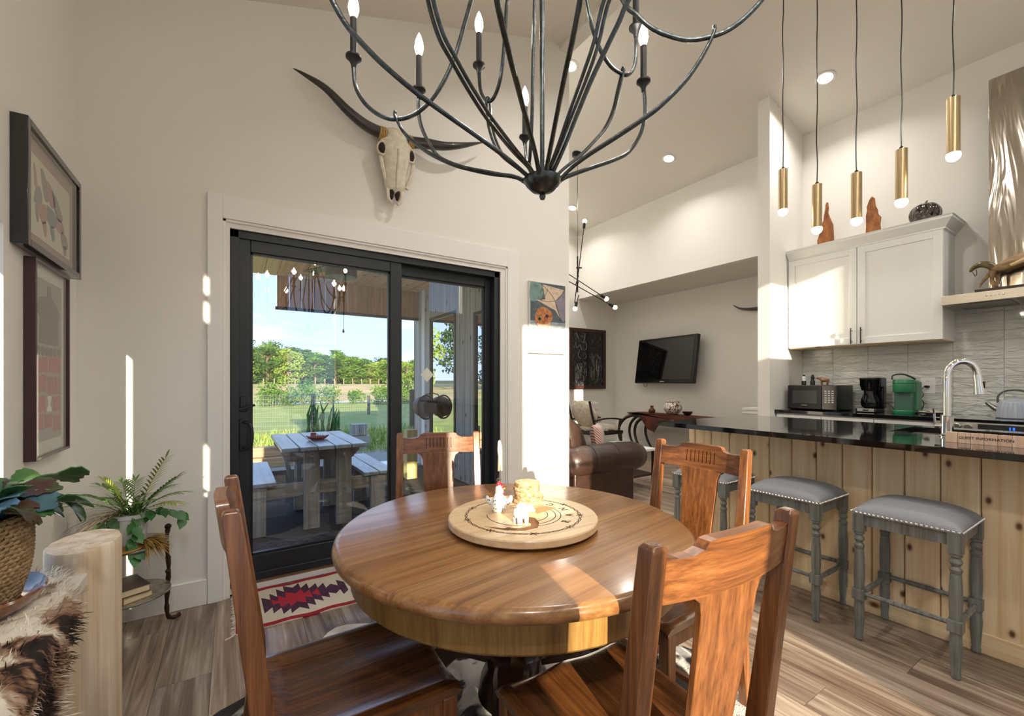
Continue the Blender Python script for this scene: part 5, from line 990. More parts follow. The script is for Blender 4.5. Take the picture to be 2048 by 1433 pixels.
# ------------------------------------------------------------------ living room
m_lea = M('brown leather', '#2a1a13', .38, nz=(9,'#3a261d',.2), bp=(70,.25), coat=.1)
so_ = T('leather_sofa', 'dark brown leather sofa with a rolled arm behind the wall corner', 'sofa', (3.0, 3.9, 0))
P(so_, 'seat_base', B().box(2.58, 3.30, 3.15, 5.0, .10, .40), m_lea, bevel=.03)
for ya in (2.93, 4.98):
    P(so_, 'arm_panel', B().box(2.56, 3.33, ya, ya+.22, .07, .46), m_lea, bevel=.015)
    b = B().tube([(2.52,ya+.10,.49),(2.56,ya+.10,.495),(2.62,ya+.10,.495),(3.25,ya+.10,.495),(3.40,ya+.10,.49),(3.50,ya+.10,.48),(3.54,ya+.10,.47)], [.10,.135,.148,.150,.145,.120,.06], 20); P(so_, 'arm_roll', b, m_lea, smooth=60)
    for xs_ in (2.80, 3.10): P(so_, 'seam', B().tube([(xs_, ya+.10+.150*math.cos(q), .495+.150*math.sin(q)) for q in [PI*1.25*i/14-.4 for i in range(15)]], .003, 5), m_lea)
P(so_, 'back', B().box(2.53, 2.70, 3.10, 5.0, .10, .74), m_lea, bevel=.05)
for ya in (3.10, 3.74, 4.36):
    b = B(); rings = []
    for z, x0_, x1_, s in ((.46,2.66,2.96,.29),(.52,2.62,2.98,.315),(.64,2.60,2.94,.318),(.78,2.57,2.88,.31),(.86,2.56,2.80,.29),(.90,2.58,2.74,.24)):
        rings.append([(x, ya+.32+yy_*s, z) for x, yy_ in ((x0_,-1),(x0_+(x1_-x0_)*.5,-1.04),(x1_,-.94),(x1_+.02,0),(x1_,.94),(x0_+(x1_-x0_)*.5,1.04),(x0_,1),(x0_-.01,0))])
    P(so_, 'back_cushion', b.loft(rings), m_lea, sub=2, smooth=80); P(so_, 'seat_cushion', B().box(2.66, 3.33, ya+.01, ya+.63, .38, .50), m_lea, bevel=.05)
for x, y in ((2.63,2.97),(3.24,2.97),(2.63,5.1),(3.24,5.1)): P(so_, 'foot', B().box(x-.03,x+.03,y-.02,y+.05,0,.10), m_blk2)
# striped pillow
m, n, p, out = newmat('striped fabric'); sp_ = nd(n, 'ShaderNodeSeparateXYZ', {0: coords(n)}); dg = nd(n, 'ShaderNodeMath', {0: sp_.outputs[0], 1: sp_.outputs[2]}, operation='ADD'); wv = nd(n, 'ShaderNodeMath', {0: nd(n, 'ShaderNodeMath', {0: dg.outputs[0], 1: 230.0}, operation='MULTIPLY').outputs[0]}, operation='SINE')
sw = nd(n, 'ShaderNodeMath', {0: sp_.outputs[0], 1: .02}, operation='LESS_THAN'); cc = nd(n, 'ShaderNodeMixRGB', {0: sw.outputs[0], 1: (*lin('#23282e'),1), 2: (*lin('#b0563f'),1)}); st_ = nd(n, 'ShaderNodeMath', {0: wv.outputs[0], 1: .1}, operation='LESS_THAN')
n.links.new(nd(n, 'ShaderNodeMixRGB', {0: st_.outputs[0], 1: cc.outputs[0], 2: (*lin('#d6d2ca'),1)}).outputs[0], p.inputs['Base Color']); p.inputs['Roughness'].default_value = .9
def pillow(name, label, c, w, h, d, mat, rz, tilt):
    b = B(); N = 10; vs = []
    for s in (1, -1):
        for j in range(N+1):
            for i in range(N+1):
                u = -1+2*i/N; v = -1+2*j/N; k = (1-u**4)*(1-v**4); vs.append((u*w/2*(1-.06*(1-v*v)), s*d/2*k**.6, h/2+v*h/2*(1-.06*(1-u*u))))
    n1 = N+1; fs = []
    for s in range(2):
        o_2 = s*n1*n1
        for j in range(N):
            for i in range(N): q = (o_2+j*n1+i, o_2+j*n1+i+1, o_2+(j+1)*n1+i+1, o_2+(j+1)*n1+i); fs.append(q if s else q[::-1])
    b.add(vs, fs); b.xf(Matrix.Translation(c) @ Matrix.Rotation(rz, 4, 'Z') @ Matrix.Rotation(tilt, 4, 'X')); return O(name, b, mat, label, 'pillow', smooth=80)
pillow('striped_pillow', 'small cushion with red, white and black diagonal stripes on the sofa', (3.29,3.36,.515), .30, .28, .13, m, R(35), R(-10))
# side table with books
t = T('side_table', 'low side table with a white top holding books beyond the sofa arm', 'side table', (3.95, 3.62, 0))
P(t, 'top', B().box(3.70, 4.20, 3.36, 3.88, .43, .46), m_white, bevel=.004); P(t, 'shelf', B().box(3.72, 4.18, 3.38, 3.86, .14, .165), M('side table walnut', '#33231a', .4), bevel=.003)
for x in (3.72, 4.18):
    for y in (3.38, 3.86): P(t, 'leg', B().box(x-.02, x+.02, y-.02, y+.02, 0, .43), bpy.data.materials['side table walnut'], bevel=.002)
book('coffee_table_book', 'large blue and white book at the bottom of the sofa side pile', (3.88, 3.58, .46), (.30,.24,.032), R(-20), M('blue white cover', '#b9c9d4', .4, nz=(9,'#3f7fa6',.1))); book('coffee_table_book', 'large cream and blue book on top of the sofa side pile', (3.87, 3.58, .4925), (.27,.21,.034), R(-26), M('cream cover', '#d9d2c0', .4, nz=(10,'#6f9a9c',.12)))
# armchair with sheepskin
ac = T('sheepskin_armchair', 'dark wooden armchair draped with a shaggy cream sheepskin', 'armchair', (5.25, 5.45, 0)); m_dkw = M('dark wood', '#251813', .35, coat=.2); m_fur = M('cream sheepskin', '#e6ddcd', .95, nz=(40,'#b5a890',.25))
def fur(b, pts, n, L_, rg_, down=.3):
    for k in range(n):
        p0 = Vector(rg_.choice(pts))+Vector((rg_.uniform(-.03,.03), rg_.uniform(-.03,.03), rg_.uniform(-.02,.02))); d = Vector((rg_.uniform(-1,1), rg_.uniform(-1,1), rg_.uniform(-.6,1)-down)).normalized()*L_*rg_.uniform(.6,1.2); s = d.orthogonal().normalized()*.003; b.add([p0-s, p0+s, p0+d], [(0,1,2)])
for y in (5.18, 5.72):
    for x in (4.98, 5.55): P(ac, 'leg', B().tube([(x,y,.42),(x+(.02 if x > 5.2 else -.03),y,.2),(x+(.05 if x > 5.2 else -.08),y,0)], [.022,.020,.016], 8), m_dkw)
    P(ac, 'arm_rest', B().tube(bez([(4.95,y,.60),(5.15,y,.63),(5.38,y,.63),(5.60,y,.60)],4), .024, 8, flat=.6), m_dkw); P(ac, 'arm_post', B().tube([(5.50,y,.42),(5.54,y,.61)], .018, 8), m_dkw)
for y in (5.18, 5.72): P(ac, 'back_post', B().tube([(5.0,y,.40),(4.90,y,.70),(4.84,y,.93)], .02, 8), m_dkw)
P(ac, 'seat_frame', B().box(4.95, 5.60, 5.16, 5.74, .36, .42), m_dkw, bevel=.01)
b = B(); r_ = random.Random(9); P(ac, 'seat_fleece', B().ball((5.29,5.45,.46), .36, 20, 10, (.98,.82,.20), .05, r_), m_fur, sub=1, smooth=80)
pts = [(5.29+.35*math.cos(a)*q, 5.45+.30*math.sin(a)*q, .50-.04*q) for a in [2*PI*i/30 for i in range(30)] for q in (.5,.8,1.0)]; fur(b, pts, 2600, .06, r_); P(ac, 'seat_hair', b, m_fur, smooth=0, kind='stuff')
b = B().ball((0,0,0), .30, 18, 12, (.28,.98,.80), .05, r_); b.xf(Matrix.Translation((4.98,5.45,.70)) @ Matrix.Rotation(R(-16),4,'Y')); P(ac, 'back_fleece', b, m_fur, sub=1, smooth=80)
b = B(); pts = [(5.03+r_.uniform(-.05,.03)-.25*(z-.7), 5.45+y, z) for y in (-.27,-.2,-.1,0,.1,.2,.27) for z in (.50,.60,.70,.80,.90)]; fur(b, pts, 2200, .055, r_); P(ac, 'back_hair', b, m_fur, smooth=0, kind='stuff')
# horn-legged console with hide
cs = T('horn_console', 'console table on curved dark horn legs with a brown hide runner', 'console table', (6.08, 4.6, 0)); m_hornb = M('polished black horn', '#141414', .25, coat=.4)
P(cs, 'top', B().box(5.88, 6.30, 3.95, 5.20, .655, .685), m_hornb, bevel=.006)
for xx in (5.95, 6.23):
    for (yc, s) in ((5.16, 1), (4.02, -1)):
        q = bez([(xx, yc-.10*s, .66), (xx, yc+.10*s, .655), (xx, yc+.27*s, .60), (xx, yc+.40*s, .47), (xx, yc+.43*s, .30), (xx, yc+.36*s, .13), (xx, yc+.22*s, .0)], 5); n_ = len(q); P(cs, 'outer_horn', B().tube(q, [.034-.016*i/(n_-1) for i in range(n_)], 10), m_hornb)
        q = bez([(xx, yc-.22*s, .66), (xx, yc-.10*s, .62), (xx, yc+.02*s, .52), (xx, yc+.06*s, .36), (xx, yc+.0*s, .18), (xx, yc-.14*s, .0)], 5); n_ = len(q); P(cs, 'inner_horn', B().tube(q, [.034-.016*i/(n_-1) for i in range(n_)], 10), m_hornb)
m_hid2 = M('brown cowhide', '#3a1a12', .8, nz=(7,'#6a3318',.15), bp=(200,.4))
ol_ = [(5.30,.0),(5.22,-.03),(5.10,.01),(5.02,-.05),(4.95,-.14),(4.85,-.25),(4.72,-.29),(4.66,-.20),(4.55,-.10),(4.35,-.06),(4.20,-.10),(4.05,-.04),(3.95,-.02),(3.72,-.03),(3.55,.0)]
P(cs, 'hide_runner', B().prism([(3.55,.69),(5.30,.69),(5.34,.70),(5.30,.708),(3.55,.700),(3.40,.69)][::-1], 5.87, 6.26, 'yz'), m_hid2, bevel=.003); P(cs, 'hide_flap', B().prism([(y, .700+z) for y, z in ol_], 5.845, 5.857, 'yz'), m_hid2, bevel=.003)
P(cs, 'hide_tail', B().prism([(3.70,.30),(3.62,.36),(3.60,.52),(3.66,.69),(3.95,.69),(3.90,.48),(3.80,.36)], 5.90, 5.912, 'yz'), m_hid2, bevel=.003)
# pots on the console
def potmat():
    m, n, p, out = newmat('painted pueblo pot'); vo = nd(n, 'ShaderNodeTexVoronoi', {'Vector': coords(n, (1,1,1.6)), 'Scale': 26.0}); n.links.new(ramp(n, vo.outputs[0], [(.30, lin('#2e1e18')), (.36, lin('#e6ddd0')), (.62, lin('#e6ddd0')), (.68, lin('#6a3a26'))]), p.inputs['Base Color']); p.inputs['Roughness'].default_value = .5; return m
O('painted_pot', B().lathe([(.06,.708),(.10,.73),(.142,.785),(.148,.82),(.135,.86),(.108,.895),(.112,.925),(.104,.93),(.095,.90),(.0001,.88)], (6.10,4.55,0), 40), potmat(), 'round painted pot with dark brown geometric pattern on the console', 'pot')
O('clay_vase', B().lathe([(.035,.708),(.055,.73),(.058,.76),(.03,.795),(.024,.81),(.034,.832),(.028,.834),(.02,.81),(.0001,.80)], (6.05,4.93,0), 24), M('brown clay', '#5c3626', .6), 'small brown clay vase left of the painted pot', 'vase')
O('dark_bowl', B().lathe([(.035,.704),(.035,.716),(.05,.722),(.078,.765),(.082,.772),(.076,.772),(.05,.735),(.0001,.73)], (6.05,4.24,0), 28), M('dark bowl', '#1c1513', .4), 'small dark footed bowl right of the painted pot', 'bowl')
t = T('small_plant', 'small dark green rosette plant in a white pot on the floor by the far wall', 'potted plant', (5.95, 3.72, 0)); P(t, 'pot', B().lathe([(.10,0),(.13,.02),(.15,.26),(.14,.265),(.0001,.25)], (5.95,3.72,0), 28), m_white); b = B(); r_ = random.Random(6)
for k in range(160): az = r_.uniform(0,360); el = r_.uniform(.1,1.5); blade(b, (5.95,3.72,.28), (math.cos(R(az))*math.cos(el), math.sin(R(az))*math.cos(el), math.sin(el)), r_.uniform(.08,.13), .03, .2, 4)
P(t, 'leaves', b, M('dark leaf', '#2c4a2a', .5), smooth=0, kind='stuff')
O('white_shelf_unit', B().box(6.05, 6.40, 2.48, 3.30, 0, .85).box(6.03, 6.40, 2.46, 3.36, .85, .885).box(6.03, 6.40, 2.46, 3.36, .80, .815), m_white, 'low white shelf unit beside the pillar, its top just above the island', 'shelf', bevel=.003)
# television
tv = T('television', 'black flat television tilted on its wall mount', 'television', (6.25, 4.8, 1.21)); b = B().box(-.035, .035, -.655, .655, -.40, .40); Mx = Matrix.Translation((6.25,4.81,1.615)) @ Matrix.Rotation(R(-6),4,'Z') @ Matrix.Rotation(R(8),4,'Y') 
P(tv, 'case', b.xf(Mx), m_blk2, bevel=.012); P(tv, 'screen', B().box(-.038,-.035,-.60,.60,-.335,.355).xf(Mx), M('black screen', '#030304', .05, coat=.5)); P(tv, 'badge', B().box(-.0385,-.036,-.05,.04,-.377,-.367).xf(Mx), M('silver badge', '#c9cbcc', .3)); P(tv, 'wall_mount', B().box(6.28,6.41,4.66,4.96,1.5,1.75), m_black, bevel=.004)
P(tv, 'cable', B().tube(bez([(6.24,5.28,1.23),(6.26,5.26,1.16),(6.27,5.22,1.17),(6.27,5.20,1.23)],4), .004, 6), m_blk2)
# dark carved print on the far wall
t = T('dark_framed_print', 'dark relief print in a brown frame on the far living room wall', 'framed print', (5.63, YF, 1.11)); m, n, p, out = newmat('etched print'); f = noise(n, coords(n, (2.2,1,1)), 9, 6, 2.0); n.links.new(ramp(n, f, [(.50, lin('#141617')), (.60, lin('#2b2d2d')), (.68, lin('#73746f'))]), p.inputs['Base Color']); p.inputs['Roughness'].default_value = .4; bump(n, p, f, .6, .02)
for a in ((5.17,5.235,1.112,2.245),(6.03,6.095,1.112,2.245)): P(t, 'frame_stile', B().box(a[0],a[1],YF-.04,YF,a[2],a[3]), M('brown frame', '#3c2018', .4), bevel=.004)
for a in ((5.235,6.03,1.112,1.175),(5.235,6.03,2.18,2.245)): P(t, 'frame_rail', B().box(a[0],a[1],YF-.04,YF,a[2],a[3]), M('brown frame rail', '#3c2018', .4), bevel=.004)
P(t, 'print', B().box(5.235,6.03,YF-.022,YF,1.175,2.18), m); lm = M('etched white line', '#8d8d86', .5); r_ = random.Random(14)
def C1(u, v): return (5.235+.795*u, YF-.0235, 1.175+1.005*v)
P(t, 'dividing_bar', B().bar(C1(.50,.0), C1(.50,1.0), .05, .004, (0,1,0)).bar(C1(.05,.46), C1(.48,.47), .03, .004), M('etched dark bar', '#0c0d0d', .4))
for pts in (((.18,.90),(.14,.98),(.22,.86)), ((.42,.98),(.40,.86),(.36,.80)), ((.12,.80),(.16,.70),(.26,.76),(.30,.66)), ((.26,.86),(.34,.80),(.44,.82),(.46,.70),(.38,.66)), ((.24,.66),(.20,.56),(.28,.50)), ((.40,.62),(.46,.55),(.38,.50))): P(t, 'etched_stroke', B().tube(bez([C1(*q) for q in pts],4), .006, 5, flat=.4), lm)
for k in range(26): u = .10+r_.random()*.36; v = .06+r_.random()*.3; P(t, 'etched_stroke', B().tube(bez([C1(u,v),C1(u+r_.uniform(-.02,.02),v+.05),C1(u+r_.uniform(-.03,.03),v+.10)],3), .004, 4, flat=.4), lm)
for k in range(12): u = .56+r_.random()*.36; v = .05+r_.random()*.4; P(t, 'etched_stroke', B().tube(bez([C1(u,v),C1(u+r_.uniform(-.03,.03),v+.10),C1(u+r_.uniform(-.02,.02),v+.2)],3), .004, 4, flat=.4), lm)
# horn on the television wall
q = bez([(6.33,3.66,2.40),(6.34,3.56,2.335),(6.34,3.42,2.305),(6.36,3.28,2.30),(6.40,3.15,2.32)],5); n_ = len(q); t = T('mounted_horn', 'curved grey horn mounted on the television wall', 'horn', (6.37, 3.3, 2.29)); P(t, 'horn', B().tube(q, [.003+.032*(i/(n_-1))**.8 for i in range(n_)], 10), M('grey horn', '#4a443d', .4)); P(t, 'mount_plate', B().box(6.385,6.41,3.08,3.22,2.26,2.40), m_dkw, bevel=.004)
# multi-rod pendant
VX, VY = 4.01, 4.53; zc = slopeR(VX); rd_ = T('rod_chandelier', 'black multi-rod pendant with small globe bulbs in the living room', 'pendant light', (VX, VY, 1.9)); m_gb = emat('lit small globe', '#ffe2b0', 12.0)
P(rd_, 'canopy', B().lathe([(.055,zc-.035),(.075,zc-.02),(.075,zc+.025)], (VX,VY,0), 28), m_blk2); P(rd_, 'cord', B().tube([(VX,VY,zc-.03),(VX,VY,2.95)], .004, 6), m_blk2); P(rd_, 'hub_rod', B().tube([(VX,VY,2.98),(VX,VY,2.48)], .010, 8), m_blk2)
def rod(p, q, ends):
    P(rd_, 'rod', B().tube([p, q], .0065, 8), m_blk2)
    for a, c in ((p, q), (q, p)):
        a = Vector(a); d = (a-Vector(c)).normalized()
        if ends == 'b' or (ends == 'q' and (a-Vector(q)).length < .01) or (ends == 'p' and (a-Vector(p)).length < .01):
            s = P(rd_, 'socket', B().tube([a-d*.02, a+d*.05], .019, 12), m_blk2); P(s, 'globe_bulb', B().ball(a+d*.075, .030, 14, 10), m_gb)
            dl = bpy.data.lights.new('lamp','POINT'); dl.energy = 2.0; dl.color = (1,.78,.5); dl.shadow_soft_size = .03; lo = bpy.data.objects.new('lamp', dl); COL.objects.link(lo); lo.parent = rd_; lo.location = a+d*.075-rd_.location
Rv = Vector((math.cos(YAW), -math.sin(YAW), 0))
def V(r, z, dd=0): v = Vector((VX,VY,0))+Rv*r+Vector((math.sin(YAW), math.cos(YAW), 0))*dd; return (v.x, v.y, z)
rod(V(-.04,2.33), V(.09,3.39), 'q'); rod(V(.02,2.45,.02), V(-.012,2.33,.02), 'q'); rod(V(-.50,2.86,.05), V(.44,2.30,-.06), 'q'); rod(V(-.48,2.95,-.05), V(.35,2.44,.05), 'q'); rod(V(-.03,2.58,-.03), V(.02,2.72,.03), 'n')
P(rd_, 'joint', B().ball((VX,VY,2.62), .018, 10, 8).ball((VX,VY,2.82), .016, 10, 8).tube([V(-.02,2.82), V(.06,2.82)], .010, 8), m_blk2)
# ------------------------------------------------------------------ porch
m_conc = M('porch concrete', '#c2c7c9', .12, nz=(2.5,'#a3acb2',.2), bp=(30,.04), coat=.8); ST('floor_porch', B().box(-3.2, 2.44, DY+.15, 6.9, -.12, -.02), m_conc)
w_grey = wood('grey stained siding', '#8a867e', '#aba69c', '#c6c1b7', 'z', .8, .7, 0, 4, .10); w_ceil = wood('pine ceiling', '#c2955c', '#d9b078', '#e8cb98', 'y', .5, .5, .05, 3.5, .10)
pc = ST('ceiling_porch', B().box(-.7, 2.44, DY+.15, 6.36, 2.64, 2.70), M('porch deck', '#6b5132', .8))
x = -.7; bm = B().box(0, .142, 0, 6.36-DY-.15, 0, .018).mesh('ceiling_board', smooth=0); bm.materials.append(w_ceil)
while x < 2.30: o = bpy.data.objects.new('ceiling_board', bm); COL.objects.link(o); o.parent = pc; o.location = (x, DY+.15, 2.62); x += .148
hb_ = T('porch_header', 'brown board-clad porch header hanging below the plank ceiling edge', 'header', (1.45, 6.40, 2.22)); xx = .49
while xx < 2.42: P(hb_, 'board', B().box(xx, min(xx+.142, 2.43), 6.37, 6.395, 2.22, 2.66), wood('header pine', '#a06f42', '#be8c5a', '#d2a673', 'z', .8, .6, 0, 3, .08) if xx < .5 else bpy.data.materials['header pine'], bevel=.002); xx += .147
P(hb_, 'bottom_trim', B().box(.47, 2.43, 6.355, 6.41, 2.185, 2.222), m_black)
# siding on the living room outside wall with tall mirrored windows
wl = T('siding_wall', 'grey boarded outside wall of the living room beside the porch', 'wall cladding', (2.42, 4.7, 0)); HOLES = [(4.10, 4.50, .45, 2.02), (5.08, 5.86, .48, 2.12)]
y = DY+.16
while y < 6.55:
    y1 = min(y+.138, 6.56); segs = [(0, 2.66)]
    for h in HOLES:
        if y1 > h[0] and y < h[1]: segs = [(0, h[2]), (h[3], 2.66)]
    for a, c in segs: P(wl, 'siding_board', B().box(2.405, 2.44, y+.002, y1-.002, a, c), w_grey, bevel=.002)
    y += .14
for k in range(3): P(wl, 'corner_board', B().box(2.405+.145*k, 2.545+.145*k, 6.53, 6.56, 0, 2.66), w_grey, bevel=.002)
m_mirr = glass('coated window glass', (.10,.12,.11), 1.2, .62)
for k, h in enumerate(HOLES):
    b = B(); w = .04; b.box(2.39,2.44,h[0]-w,h[0],h[2]-w,h[3]+w).box(2.39,2.44,h[1],h[1]+w,h[2]-w,h[3]+w).box(2.39,2.44,h[0],h[1],h[2]-w,h[2]).box(2.39,2.44,h[0],h[1],h[3],h[3]+w); o = ST('window_%d' % (7+k), b, m_black, smooth=0); ST('pane', B().add([(2.412,h[0],h[2]),(2.412,h[1],h[2]),(2.412,h[1],h[3]),(2.412,h[0],h[3])], [(0,1,2,3)]), m_mirr, o)
# ceiling fan
FNX, FNY = .91, 4.53; t = T('ceiling_fan', 'dark olive drum ceiling fan with a pull chain on the porch', 'ceiling fan', (FNX, FNY, 1.72)); m_olive = M('olive metal', '#3c3d2c', .35, .6)
P(t, 'downrod', B().lathe([(.05,2.62),(.055,2.60),(.02,2.57),(.016,2.45),(.03,2.43)][::-1], (FNX,FNY,0), 20), m_olive); P(t, 'motor_drum', B().lathe([(.10,2.27),(.148,2.275),(.150,2.35),(.135,2.385),(.05,2.42),(.025,2.44)], (FNX,FNY,0), 36), m_olive)
for k in range(4): a = R(20+90*k); P(t, 'blade', B().bar((FNX+.13*math.cos(a),FNY+.13*math.sin(a),2.41), (FNX+.62*math.cos(a),FNY+.62*math.sin(a),2.425), .12, .008, (0,0,1), .14), m_dkw, bevel=.002)
P(t, 'pull_chain', B().tube([(FNX+.02,FNY,2.27),(FNX+.02,FNY,1.76)], .0022, 5).lathe([(.0001,1.725),(.011,1.735),(.009,1.75),(.003,1.768)], (FNX+.02,FNY,0), 12), m_olive)
# picnic table with attached benches
w_pic = wood('weathered picnic boards', '#6a7378', '#88949b', '#a3b0b6', 'y', .6, .3, .3, 0, .06); w_picd = wood('picnic frame boards', '#80786c', '#9c9488', '#b5aea2', 'z', .8, .6, 0, 0, .06); w_picx = wood('picnic cross boards', '#80786c', '#9c9488', '#b5aea2', 'x', .8, .6, 0, 0, .06)
pk = T('picnic_table', 'grey painted picnic table with attached benches on the porch', 'picnic table', (.65, 4.3, -.02)); ZT = .715; xw = .132
for k in range(5): P(pk, 'top_board', B().box(.318+k*xw+.003, .318+(k+1)*xw-.003, 3.78, 4.92, ZT-.032, ZT), w_pic, bevel=.006)
for xs in ((-.01,.125),(.131,.305),(.995,1.13),(1.136,1.28)): P(pk, 'bench_board', B().box(xs[0], xs[1], 3.98, 5.10, .388, .42), w_pic, bevel=.006)
m_bolt = M('zinc bolt', '#b5b5b0', .3, 1.0)
for yl in (4.02, 4.68):
    for x0_, x1_ in ((.506,.632),(.767,.893)):
        l = P(pk, 'leg', B().box(x0_, x1_, yl-.018, yl+.018, -.02, ZT-.035), w_picd, bevel=.006)
        for z in (.30, .60): P(l, 'bolt', B().lathe([(.0001,-.007),(.008,-.005),(.009,0)], ((x0_+x1_)/2, yl-.018, z), 12, ax='y'), m_bolt)
    P(pk, 'top_cleat', B().prism([(.335,ZT-.034),(.335,ZT-.08),(.39,ZT-.15),(.91,ZT-.15),(.97,ZT-.08),(.97,ZT-.034)], yl+.018, yl+.05, 'xz'), w_picx, bevel=.004)
    P(pk, 'bench_beam', B().box(-.01, 1.28, yl+.018, yl+.05, .27, .386), w_picx, bevel=.004)
    for xl in (.10, 1.06): P(pk, 'bench_leg', B().box(xl, xl+.13, yl+.05-.07, yl+.016, -.02, .386), w_picd, bevel=.004)
for s in ((.45, .26), (.95, .26)): P(pk, 'brace', B().bar((s[0],4.40,.37), (s[0]-.08 if s[0] < .6 else s[0]-.10,4.40,ZT-.05), .035, .09, (0,1,0)), w_picd)
t = T('red_dish', 'red boat-shaped dish on the picnic table', 'dish', (.65, 4.25, ZT)); m_rd = M('red ceramic', '#8e1b22', .3, coat=.3); rings = []
for z, s in ((ZT,.5),(ZT+.012,.75),(ZT+.028,1.0),(ZT+.030,.97),(ZT+.016,.7)): rings.append([(.65+.075*s*math.cos(a)*(1.35 if abs(math.cos(a)) > .93 else 1), 4.25+.05*s*math.sin(a), z+(.010 if abs(math.cos(a)) > .93 and s > .8 else 0)) for a in [2*PI*i/28 for i in range(28)]])
P(t, 'tray', B().loft(rings, caps=True), m_rd, smooth=60); P(t, 'block', B().box(.595,.64,4.26,4.30,ZT+.018,ZT+.062), m_rd, bevel=.004)
for k in range(4): P(t, 'cone', B().lathe([(.010,ZT+.018),(.0001,ZT+.05)], (.645+.016*k,4.245,0), 8), m_rd)
mt_ = M('dark braided mat', '#3a3638', .95, nz=(30,'#5a5258',.15,(.4,3,1)), bp=(90,.8,(.5,2,1))); dm = T('door_mat', 'dark braided door mat just outside the sliding door', 'door mat', (.75, 3.48, -.02)); P(dm, 'backing', B().box(.06, 1.60, 3.14, 3.84, -.019, -.010), mt_)
for k in range(14): y = 3.165+.05*k; q = [(.07+1.52*i/60, y+.006*math.sin(i*.9+k), -.008+.004*math.sin(i*1.8+k*2)) for i in range(61)]; P(dm, 'braid', B().tube(q, .021, 6, flat=.45), mt_)
t = T('timber_post', 'stub of pale yellow square timber standing on the porch floor', 'timber', (1.95, 5.45, -.02)); P(t, 'post', B().box(1.88, 2.02, 5.38, 5.52, -.02, .62), wood('fresh timber', '#b9a45c', '#cdbb78', '#dccd92', 'z', .6, .6, 0, 2.5, .02), bevel=.006); P(t, 'leaning_board', B().bar((1.86,5.60,-.02), (1.78,5.72,.66), .09, .03, (0,1,0)), bpy.data.materials['fresh timber']); P(t, 'second_board', B().bar((1.92,5.64,-.02), (1.83,5.78,.66), .09, .03, (0,1,0)), bpy.data.materials['fresh timber'])
t = T('wall_bundle', 'dark brown rolled cover bundle hung on the grey boarded wall', 'bundle', (2.28, 5.85, .74)); b = B(); rings = []
for i in range(9):
    yy_ = 5.62+.055*i; s = .78+.3*math.sin(PI*i/8); rings.append([(2.28+.105*s*math.cos(a)*(1+.06*math.sin(5*a+i)), yy_, .885+.14*s*math.sin(a)*(1+.05*math.cos(4*a+i*2))) for a in [2*PI*k/20 for k in range(20)]])
P(t, 'roll', b.loft(rings), M('dark canvas', '#2a1a17', .6, nz=(8,'#4a332c',.2)), smooth=50); P(t, 'strap', B().tube([(2.28+.125*math.cos(a), 5.74, .885+.165*math.sin(a)) for a in [2*PI*k/20 for k in range(21)]], .012, 6), m_blk2)
P(t, 'hook', B().tube([(2.405,5.85,1.08),(2.32,5.85,1.06),(2.28,5.85,1.0)], .008, 6), m_blk2)
t = T('post_stump', 'rough bark stump at the left edge of the porch', 'stump', (.08, 5.35, -.02)); P(t, 'trunk', B().lathe([(.135,-.02),(.11,.15),(.095,.40),(.10,.72),(.095,.76),(.0001,.77)], (.03,5.6,0), 18), M('rough bark', '#8a6a4c', .9, nz=(14,'#b99a78',.2,(1,1,.3)), bp=(30,.9)))
# ------------------------------------------------------------------ land
def land(name, y0, y1, zf, mat, nx=60, ny=30, x0=-90, x1=110, jit=.0):
    b = B(); r = random.Random(3); vs = [(x0+(x1-x0)*i/nx, y0+(y1-y0)*j/ny, zf(y0+(y1-y0)*j/ny)+(r.uniform(-jit,jit))) for j in range(ny+1) for i in range(nx+1)]
    return ST(name, b.add(vs, [(j*(nx+1)+i, j*(nx+1)+i+1, (j+1)*(nx+1)+i+1, (j+1)*(nx+1)+i) for j in range(ny) for i in range(nx)]), mat, smooth=80)
m_grass = M('mown grass', '#7d9040', .9, nz=(1.4,'#a3a955',.2), bp=(4,.6)); m_bank = M('dry bank', '#cba97c', .95, nz=(.35,'#90994f',.10), bp=(2,.5)); m_gravel = M('gravel', '#b5afa3', .9, nz=(40,'#8d877b',.3), bp=(60,.8))
def zland(y): return -.16+max(0, (y-9))*.016 if y < 26 else .112+(y-26)*.0265
land('ground_yard', -40, 9, lambda y: -.16, m_gravel, 30, 20, -60, 70); land('ground_field', 9, 26, zland, m_grass); land('ground_bank', 26, 62, zland, m_bank, jit=.08); land('ground_woods', 62, 170, lambda y: zland(62)+(y-62)*.01, M('woodland floor', '#39491f', .95), 40, 10, -160, 180)
# grass tufts along the yard edge
b = B(); r_ = random.Random(12)
for k in range(5200):
    x = r_.uniform(.2, 8.5); y = r_.uniform(8.6, 12.5); d = (r_.uniform(-.4,.4), r_.uniform(-.4,.4), 1); blade(b, (x, y, -.17), d, r_.uniform(.10,.42), .018, .3, 3)
O('tall_grass', b, M('tall grass', '#6f9438', .8, nz=(3,'#a3b050',.2)), 'tall unmown grass in front of the wire fence', 'grass', smooth=0, kind='stuff')
